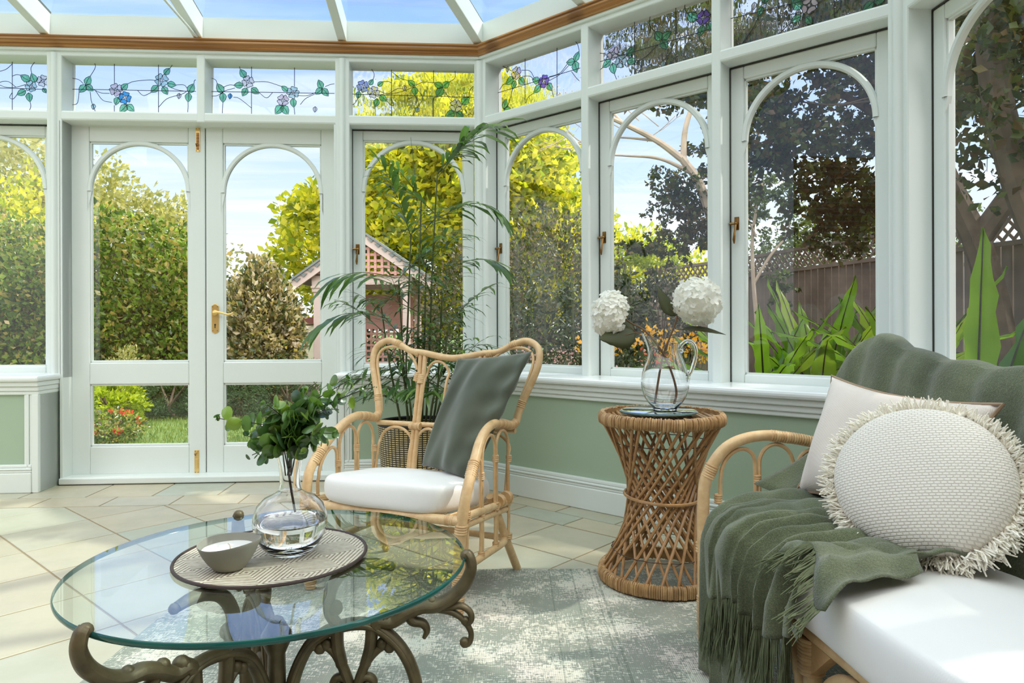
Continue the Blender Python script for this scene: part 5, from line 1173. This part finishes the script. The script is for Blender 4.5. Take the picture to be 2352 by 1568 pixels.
# background trees
def tree(name,label,loc,blobs,mat,size,n,trunk,bark='bark',cl=70,spread=.3,shell=.5,wid=.3,up=.1,out=.5,depth=3,lean=(0,0,1),fat=.12,bl=None):
    r=shrub(name,label,loc,blobs,mat,size,n,wid,'tree','garden trees beyond the glass',up,False,cl=cl,spread=spread,shell=shell,out=out)
    mb=MB(); branches(mb,(0,0,-.05),lean,trunk,fat,depth,.55,.03,3); mb.build('trunk',m[bark],r); return r
tree('olive_tree','tall olive-green tree rising behind the hedge',(-8.6,14.5),[(-1.2,0,3.5,1.7,1.4,1.7),(.6,.2,2.9,1.5,1.2,1.3),(1.9,0,2.4,1.0,1.0,1.0),(-2.2,0,2.4,1.6,1.2,1.5)],'olive',.13,17000,1.5,cl=130,spread=.24,shell=.55)
tree('orange_tipped_tree','yellow-tipped tree past the end of the hedge',(-8.2,12.4),[(-.4,0,2.2,1.1,.9,1.5)],'yellow',.12,3500,1.5)
tree('golden_tree','large golden-yellow maple behind the gazebo',(-1.9,15.5),[(.1,0,3.9,2.7,1.9,1.9),(-1.7,-.2,2.7,1.6,1.3,1.5),(1.7,0,4.2,2.0,1.5,1.9),(.8,.2,5.6,2.3,1.3,1.2),(2.6,-.3,2.6,1.5,1.2,1.5),(.2,-.5,2.2,2.0,1.0,1.2)],'yellow',.17,46000,2.4,cl=150,spread=.22,shell=.62,wid=.34,fat=.2)
tree('green_tree','mid green tree behind the diagonal windows',(3.0,16.5),[(0,0,1.9,1.5,1.1,1.4),(1.4,0,1.6,1.1,1.0,1.2),(-1.5,0,2.6,1.3,1.1,1.5)],'yellow',.15,9000,2.2,cl=110,spread=.26)
# gazebo
gz=thing('gazebo','small pink-cream garden gazebo with lattice gable and finial','gazebo',(-2.28,11.0,GR))
fr=MB()
for x in (-.78,.62):
    for y in (0,1.3): 
        MB().box(x-.055,x+.055,y-.055,y+.055,0,1.62).box(x-.075,x+.075,y-.075,y+.075,1.60,1.78).box(x-.09,x+.09,y-.09,y+.09,1.66,1.70).build('post',m['gazebo'],gz,False,bevel=.01)
MB().box(-.86,.72,-.06,.06,1.72,1.86).box(-.86,.72,1.24,1.36,1.72,1.86).box(-.86,-.74,0,1.3,1.72,1.86).box(.58,.70,0,1.3,1.72,1.86).build('beam',m['gazebo'],gz,False)
ax_,az,ez=-.06,2.46,1.70
MB().beam((-1.12,-.16,ez),(ax_,-.16,az),.05,.13,(0,0,1)).beam((1.05,-.16,ez),(ax_,-.16,az),.05,.13,(0,0,1)).build('bargeboard',m['gazebo'],gz,False)
mb=MB()
for sg,xe in ((-1,-1.1),(1,1.03)):
    for k in range(10):
        t=(k+.5)/10; x=ax_+(xe-ax_)*t; z=az+(ez-az)*t; mb.add([(x-.06,-.2,z+.075+.045*sg*-1*-1*0),(x+.06,-.2,z+.075),(x,-.2,z+.015)],[(0,1,2)])
mb.build('scallop',m['slate'],gz,False,solid=.012)
for sg,xe in ((-1,-1.16),(1,1.09)): MB().add([(ax_,-.22,az+.09),(ax_,1.5,az+.09),(xe,1.5,ez+.07),(xe,-.22,ez+.07)],[(0,1,2,3)]).build('roof_slope',m['slate'],gz,False,solid=.03)
lt=MB()
for k in range(-8,9):
    x=ax_+k*.105; top=az-.08-abs(x-ax_)*.7; 
    if top>1.9: lt.box(x-.02,x+.02,-.12,-.105,1.86,top)
for k in range(6):
    z=1.90+k*.095; hw=(az-.08-z)/.7
    if hw>.05: lt.box(ax_-hw,ax_+hw,-.105,-.09,z-.02,z+.02)
lt.build('gable_lattice',m['gazrose'],gz,False)
MB().lathe([(0,0),(.05,0),(.05,.22),(.035,.24),(.05,.27),(.03,.30),(.035,.36),(.045,.42),(.03,.5),(.02,.56),(.045,.6),(.03,.65),(0,.67)],14,(ax_,-.16,az-.12)).build('finial',m['gazebo'],gz)
MB().box(-.72,.55,1.2,1.24,1.05,1.62).build('back_panel',m['gazrose'],gz,False)
lt=MB()
for k in range(13): lt.box(-.70+.1*k,-.66+.1*k,1.2,1.215,.1,1.05)
for k in range(10): lt.box(-.72,.55,1.185,1.2,.12+.1*k,.16+.1*k)
lt.build('rear_lattice',m['gazrose'],gz,False)
ln=thing('lantern','small white carriage lantern hanging on the gazebo post','lantern',(-3.20,10.92,GR+.80))
MB().lathe([(0,0),(.03,.01),(.05,.05),(.045,.16),(.055,.18),(.02,.23),(0,.28)],10).build('lantern_body',m['pipe'],ln); MB().tube([(0,0,.26),(.0,0,.30),(.09,.02,.31)],.008,6).build('bracket',m['iron'],ln)
sh=thing('garden_shed','cream rendered garden shed with a red-brown fascia behind the gazebo','shed',(-4.35,14.0,GR))
MB().box(-.3,.9,0,1.5,0,1.12).build('wall',m['shed'],sh,False); MB().box(-.4,.72,-.06,1.6,1.12,1.26).build('fascia',m['shedroof'],sh,False); MB().box(.52,.62,-.03,0,0,1.1).build('door_edge',m['keyhole'],sh,False)
# shrubs close outside the diagonal windows
shrub('mauve_shrub','dense mauve-grey shrub outside the corner window',(.55,9.2),[(0,0,1.35,1.05,.7,1.2),(-1.1,.4,1.15,.75,.6,1.15)],'pinkish',.055,15000,cl=260,spread=.2,shell=.6,stems=False)
bb=thing('bamboo_clump','clump of leafy upright canes outside the corner window','shrub',(.75,7.6,GR)); mb=MB(); Ps=[]
for i in range(22):
    x,y=R.normal()*.38,R.normal()*.2; h=1.3+.5*R.random(); mb.tube([(x,y,0),(x*1.1,y,h*.5),(x*1.25,y*1.2,h)],[.011,.010,.006],5)
    for k in range(130): t=.15+.8*R.random(); Ps.append((x*(1+.25*t)+R.normal()*.07,y+R.normal()*.07,h*t))
mb.build('cane',m['palmstem'],bb); foliage('foliage',bb,m['ivy'],np.array(Ps),.085,.2,up=.1)
shrub('ivy_bank','ivy-covered fence bank behind the hydrangea window',(2.0,10.6),[(-.35,0,.8,.55,.3,.98),(.25,-.1,.85,.5,.3,.98)],'ivy',.06,9000,cl=220,spread=.2,shell=.8,out=.4)
shrub('lime_shrub','sunlit lime foliage spilling above the ivy bank',(2.05,11.4),[(-.45,0,2.2,.65,.3,.2),(.3,0,2.22,.55,.3,.22)],'lime',.06,2800,cl=110)
def flowers(name,label,loc,n,h,sx,mat,stemsize=.4,fl=.05,cat='flowers'):
    r=thing(name,label,cat,(loc[0],loc[1],GR)); mb=MB(); Ps=[];Ls=[]
    for i in range(n):
        x,y=R.normal()*sx,R.normal()*.12; t=h*(.75+.3*R.random()); mb.tube([(x*.6,y*.6,0),(x*.8,y,t*.6),(x,y,t)],[.004,.004,.003],4)
        for k in range(14): Ps.append((x+R.normal()*.035,y+R.normal()*.02,t+R.normal()*.04))
        for k in range(10): Ls.append((x*.8+R.normal()*.06,y+R.normal()*.05,t*.6*R.random()))
    mb.build('stem',m['palmstem'],r); foliage('blossom',r,m[mat],np.array(Ps),fl,.3,up=.5); foliage('leaf',r,m['grassleaf'],np.array(Ls),.10,.1,up=.8)
flowers('kangaroo_paw','orange-yellow flower clump outside beside the hydrangea window post',(.80,6.05),10,1.02,.11,'kanga')
flowers('kangaroo_paw','wide orange-yellow flower clump seen behind the glass jug',(1.35,6.35),20,1.0,.26,'kanga')
flowers('red_geranium','red blooms low outside the hydrangea window',(1.30,5.7),9,.72,.12,'redflower',fl=.035)
flowers('pink_daisies','pale pink flower drift low outside the corner window',(.35,5.9),40,.78,.28,'pinkflower',fl=.025)
shrub('white_azalea','low grey-green edging bush under the diagonal windows',(1.0,6.4),[(0,0,.4,.9,.3,.4),(-.8,.0,.4,.5,.3,.42)],'ivy',.04,4200)
# fence
fp=np.array([(2.6,13.2),(3.6,11.0),(4.27,8.2),(4.72,6.8),(5.0,5.2),(5.2,3.0),(5.3,0.)])
fe=thing('paling_fence','grey weathered paling fence with a lattice top behind the ferns','fence',(fp[2][0],fp[2][1],GR)); o_=np.array([fp[2][0],fp[2][1]])
seg=[];L=[0]
for a,b in zip(fp,fp[1:]): L.append(L[-1]+np.linalg.norm(b-a))
def at(s): return np.array([np.interp(s,L,fp[:,0]),np.interp(s,L,fp[:,1])])-o_
pl_=MB(); s=0
while s<L[-1]-.13:
    a,b=at(s),at(s+.118); d=unit(np.append(b-a,0)); pl_.beam((a[0],a[1],.9),(b[0],b[1],.9),.018,1.8+.02*R.random()); s+=.134
pl_.build('paling',m['fence'],fe,False)
rl_=MB(); lat=MB(); s=0
while s<L[-1]-.6:
    a,b=at(s),at(s+.5); 
    for z in (1.82,2.10): rl_.beam((a[0]-.03,a[1]-.01,z),(b[0]-.03,b[1]-.01,z),.04,.045)
    for k in range(4):
        for dz in (1,-1):
            p,q=at(s+.125*k),at(s+.125*k+.25); z0,z1=(1.84,2.09) if dz>0 else (2.09,1.84); off=-.03-.012*dz
            lat.beam((p[0]+off,p[1],z0),(q[0]+off,q[1],z1),.01,.03)
    s+=.5
rl_.build('rail',m['fence'],fe,False); lat.build('lattice',m['fence'],fe,False)
# gum tree and dark canopy to the right
def limb(mb,pts,r0,r1): P=spline(pts,6); mb.tube(P,list(np.linspace(r0,r1,len(P))),8)
gt=thing('gum_tree','pale-barked gum tree with long bare branches behind the hydrangea window','tree',(2.95,9.6,GR),group='garden trees beyond the glass'); mb=MB()
limb(mb,[(0,0,0),(-.02,0,1.2),(-.14,0,2.2),(-.36,-.05,2.95),(-.62,-.05,3.35)],.085,.055)
limb(mb,[(-.6,-.05,3.32),(-.95,0,3.6),(-1.4,.05,3.85),(-2.0,.1,4.15),(-2.6,.1,4.5)],.05,.016); limb(mb,[(-.5,-.05,3.15),(-.9,0,3.35),(-1.35,.1,3.42),(-1.9,.1,3.44)],.03,.008)
limb(mb,[(-.6,-.05,3.3),(-.55,0,3.8),(-.3,.1,4.5),(-.2,.1,5.2)],.045,.018); limb(mb,[(-.95,0,3.6),(-1.5,.2,3.7),(-2.2,.2,3.6)],.02,.006); limb(mb,[(-1.4,.05,3.85),(-1.8,.3,4.4),(-2.1,.3,4.9)],.02,.006)
for i in range(26):
    a=np.array([-.8-1.5*R.random(),.05,3.5+.8*R.random()]); branches(mb,a,(-.6+R.normal()*.5,R.normal()*.3,.4+R.normal()*.5),.5,.008,1,.7,.0,2)
mb.build('trunk',m['gumbark'],gt)
Pg=np.concatenate([blob((.15,0,2.75),(.5,.4,.5),1900,60,.15,.2),blob((-.35,0,2.3),(.6,.4,.35),1300,45,.15,.2),blob((-.1,.2,4.5),(.7,.5,.55),2400,60,.18,.3),blob((-1.0,0,2.1),(.55,.4,.3),800,30,.14,.2),blob((-.55,.1,2.8),(.75,.4,.6),1900,60,.14,.2),blob((.1,.2,3.5),(.6,.4,.5),1800,50,.16,.2)])
foliage('foliage',gt,m['dark'],Pg,.07,.3,up=-.1)
dt=thing('spreading_tree','broad dark-leaved tree arching over the fence','tree',(4.25,6.3,GR),group='garden trees beyond the glass'); mb=MB()
limb(mb,[(.25,0,0),(.12,-.05,.9),(-.02,.0,1.7),(-.35,.1,2.6),(-.55,.2,3.6),(-.6,.2,4.6)],.15,.06); limb(mb,[(-.05,0,1.8),(.25,-.3,2.5),(.4,-.8,3.4),(.2,-1.4,4.4)],.10,.04); limb(mb,[(-.35,.1,2.6),(-.9,.3,3.1),(-1.4,.5,3.5)],.06,.02); limb(mb,[(.3,-.4,2.6),(-.2,-1.2,3.2),(-.6,-2.,4.)],.06,.02)
for i in range(30):
    a=np.array([-1.4+2.2*R.random(),-1.5+2.2*R.random(),2.6+1.6*R.random()]); branches(mb,a,R.normal(size=3)*np.array([1,1,.6]),.7,.012,1,.7,.0,2)
mb.build('trunk',m['bark'],dt)
Pd=np.concatenate([blob((-.9,.7,2.35),(.75,.7,.62),3680,94,.145,.3),blob((-.5,.3,3.5),(1.15,1.0,.8),6800,148,.145,.3),blob((.35,-1.3,3.3),(.95,1.2,.95),6800,148,.145,.3),blob((-.5,-.9,4.7),(1.5,1.7,.65),7200,148,.145,.3),blob((.75,-.6,2.3),(.45,.8,.4),1760,67,.145,.3),blob((.4,-3.2,3.8),(1.0,1.4,1.0),5200,121,.145,.3),blob((-1.85,.2,2.9),(.65,.6,.75),3360,81,.145,.3),blob((-2.3,.9,4.0),(1.3,.8,.75),6000,135,.145,.3),blob((-1.5,-.2,3.9),(.9,.8,.6),3600,81,.145,.3),blob((-.2,-5.2,4.5),(1.5,1.7,.8),5200,121,.145,.3)])
limb_=None
foliage('foliage',dt,m['dark'],Pd,.072,.30,up=-.05)
t2=thing('leaning_tree','grey-barked leaning tree close outside the side window','tree',(3.25,4.15,GR),group='garden trees beyond the glass'); mb=MB()
limb(mb,[(.15,0,0),(.10,-.02,.7),(.02,.0,1.25),(-.20,.05,1.9),(-.32,.1,2.6),(-.36,.1,3.4)],.12,.07); limb(mb,[(.04,0,1.15),(.12,-.1,1.9),(.22,-.25,2.6),(.4,-.5,3.5)],.07,.04); limb(mb,[(-.1,.02,1.6),(.02,.1,2.2),(.05,.2,3.)],.04,.02)
mb.build('trunk',m['bark'],t2)
P2=np.concatenate([blob((-.1,.1,2.5),(.8,.7,.75),3600,80,.25,.5),blob((.3,-.5,3.2),(1.0,1.0,.6),3600,60,.25,.4)]); foliage('foliage',t2,m['dark'],P2,.07,.32,up=-.05)
# bird's nest ferns
def fern(label,loc,n,L,W,seed,rng=(0,6.28),lean=.9,zb=.0,expl=()):
    r=thing('birds_nest_fern',label,'fern',(loc[0],loc[1],GR+zb),group="bird's nest ferns along the fence"); rg=np.random.default_rng(seed); mb=MB(); rb=MB()
    mb2=MB(); mb2.lathe([(0,0),(.10,0),(.13,.10),(.10,.22),(0,.26)],12).build('crown_base',m['bark'],r)
    spec=[(rng[0]+(rng[1]-rng[0])*(i+.5*rg.random())/n,lean*(.35+.75*rg.random()),1.12*L*(.75+.4*rg.random()),1.1*W*(.8+.4*rg.random())) for i in range(n)]+list(expl)
    for a,le,l,w in spec:
        d=np.array([math.cos(a),math.sin(a),0]); p=np.array([0,0,.15])+d*.06; dr=unit(d*math.sin(le)+np.array([0,0,math.cos(le)])); pts=[p]
        for k in range(14):
            dr=unit(dr+d*.02*le+np.array([0,0,-.030*le*(k/5)])); pts.append(pts[-1]+dr*l/14)
        sd=np.array([-d[1],d[0],0]); G=[]
        for k,q in enumerate(pts):
            t=k/14; ww=w*(.16+.84*math.sin(PI*min(1,.08+t*.95))**.75)*(1 if t<.97 else .25)*(1-.15*t); ww*=1+.10*math.sin(k*2.3+a*5); dn=unit(pts[min(14,k+1)]-pts[max(0,k-1)]); u=np.cross(sd,dn)
            G.append([q+sd*ww*s_+u*(.28*ww*abs(s_)+.016*math.sin(4.2*k+3*s_)*abs(s_)) for s_ in (-1,-.5,0,.5,1)])
        mb.grid(G); rb.tube(pts,list(np.linspace(.0075,.0022,15)),6)
    f=mb.build('frond',m['fern'],r,angle=80); rb.build('midrib',m['fernrib'],f); return r
fern('low bird\'s nest fern spreading under the window behind the side table',(1.72,4.75),24,.70,.052,3,lean=1.15,zb=.38)
fern('upright bird\'s nest fern in the middle of the fern window',(2.18,4.95),19,.84,.062,5,lean=.75,zb=.34)
fern('bird\'s nest fern half hidden behind the corner post',(2.55,4.45),18,.80,.06,8,lean=1.0,zb=.42)
fern('large bird\'s nest fern with tall wavy fronds against the side window',(1.87,2.86),8,.62,.065,13,rng=(-1.3,1.6),lean=.9,zb=.30,expl=[(2.9,.10,.96,.060),(.6,.07,1.0,.072),(-.15,.62,1.05,.075),(-.5,.80,1.0,.07),(.3,.36,.8,.06)])
shrub('boundary_shrub','dark shrub bank closing the far end of the garden',(-.5,17.8),[(-2.5,0,.9,1.8,.7,1.1),(0,0,.9,1.8,.7,1.2),(2.5,0,1.0,1.8,.7,1.2),(4.8,0,1.0,1.8,.7,1.3)],'ivy',.13,12000,stems=False)
tree('neighbour_tree','olive-leaved tree showing over the lattice of the fence',(4.9,11.2),[(0,0,2.3,.9,.8,.75),(-1.0,.3,2.1,.7,.6,.5),(1.2,-.6,2.5,1.0,.9,.9)],'gumleaf',.07,7500,1.3,cl=190,spread=.15,shell=.3)
sn=thing('slender_tree','slender pale-stemmed tree standing before the fence lattice','tree',(3.15,9.0,GR),group='garden trees beyond the glass'); mb=MB()
limb(mb,[(.05,0,0),(.02,0,.9),(-.04,0,1.7),(-.02,.05,2.3),(.10,.05,2.9)],.035,.016); limb(mb,[(-.03,0,1.6),(.18,0,1.95),(.42,.05,2.25),(.5,.1,2.7)],.022,.009); limb(mb,[(.0,0,2.2),(-.15,0,2.55),(-.2,.1,2.9)],.014,.007)
mb.build('trunk',m['gumbark'],sn); foliage('foliage',sn,m['gumleaf'],np.concatenate([blob((.2,0,2.6),(.5,.3,.5),900,50,.13,.2),blob((.35,.1,1.55),(.35,.2,.25),350,20,.14,.2)]),.065,.3,up=-.1)
shrub('garden_filler','low dark leafy ground plants at the fence foot',(3.2,5.8),[(0,0,.35,.9,.6,.45),(.6,-1.4,.35,.5,.8,.45)],'ivy',.09,3600)
FILL_CLOUD=2.5; SKY=1.0; SUN=2.5; SUNDIR=(.66,.12,.74); EXPO=.43; ROLL=.003
# ---------------------------------------------------------------- sky, sun, camera
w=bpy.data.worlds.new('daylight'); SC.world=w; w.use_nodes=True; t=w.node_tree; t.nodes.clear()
class WT(NT):
    def __init__(s): s.t=t; s.out=t.nodes.new('ShaderNodeOutputWorld')
W=WT(); tc=W.n('ShaderNodeTexCoord'); sx=W.n('ShaderNodeSeparateXYZ'); W.l(tc.outputs['Generated'],sx.inputs[0]); z=sx.outputs[2]
blue=W.ramp(W.math('MULTIPLY_ADD',z,.8,.2),[(.12,(.30,.32,.22)),(.19,(.90,.92,.95)),(.27,(.84,.90,1.0)),(.37,(.56,.72,.98)),(.50,(.33,.50,.94)),(.75,(.24,.40,.88))])
# streaky cloud: noise on the direction flattened towards the horizon
dv=W.n('ShaderNodeVectorMath',operation='DIVIDE'); cb=W.n('ShaderNodeCombineXYZ'); zc=W.math('MAXIMUM',z,.06)
W.l(tc.outputs['Generated'],dv.inputs[0])
for i in range(3): W.l(zc,cb.inputs[i])
W.l(cb.outputs[0],dv.inputs[1]); mp=W.n('ShaderNodeMapping'); mp.inputs['Scale'].default_value=(.22,.75,.0); W.l(dv.outputs[0],mp.inputs['Vector'])
cl=W.ramp(W.noise(mp.outputs['Vector'],1.6,6,.58),[(.46,(0,0,0)),(.72,(.85,)*3)])
up=W.ramp(z,[(.05,(0,0,0)),(.12,(1,1,1))])
sky=W.mix(W.mix(1.,cl,up,'MULTIPLY'),blue,(.93,.94,.98))
# unseen bright cloud bank added high behind the viewer to light the room
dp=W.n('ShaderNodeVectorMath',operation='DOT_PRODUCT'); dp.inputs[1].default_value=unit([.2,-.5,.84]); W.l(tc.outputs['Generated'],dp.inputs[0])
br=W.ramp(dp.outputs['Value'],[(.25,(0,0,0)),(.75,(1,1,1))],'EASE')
bg=W.n('ShaderNodeBackground'); W.l(W.mix(W.math('MULTIPLY',br,.85),sky,(FILL_CLOUD,FILL_CLOUD*.99,FILL_CLOUD*.965)),bg.inputs['Color']); bg.inputs['Strength'].default_value=SKY; W.l(bg.outputs[0],W.out.inputs['Surface'])
w.cycles.sampling_method='MANUAL'; w.cycles.sample_map_resolution=512
sl=bpy.data.lights.new('sun','SUN'); sl.energy=SUN; sl.angle=math.radians(1.2); sl.color=(1,.95,.85); so_=bpy.data.objects.new('sun',sl); C.objects.link(so_)
so_.rotation_euler=Vector(SUNDIR).to_track_quat('Z','Y').to_euler(); so_.location=(6,-3,9)
cd=bpy.data.cameras.new('camera'); cam=bpy.data.objects.new('camera',cd); C.objects.link(cam); cam.location=(0,0,.879); cam.rotation_euler=(PI/2,ROLL,0)
cd.sensor_width=36; cd.lens=1603.34/2352*36; cd.shift_y=-(784-753.5)/2352; cd.clip_start=.05; cd.clip_end=200; SC.camera=cam
cd.dof.use_dof=False
SC.view_settings.view_transform='Standard'; SC.view_settings.look='None'; SC.view_settings.exposure=EXPO; SC.view_settings.gamma=1; SC.view_settings.use_curve_mapping=False
cy=SC.cycles; cy.max_bounces=14; cy.diffuse_bounces=4; cy.glossy_bounces=4; cy.transmission_bounces=10; cy.transparent_max_bounces=14; cy.use_denoising=True; cy.sample_clamp_indirect=6; cy.caustics_reflective=False; cy.caustics_refractive=True; cy.use_adaptive_sampling=True; cy.adaptive_threshold=.02
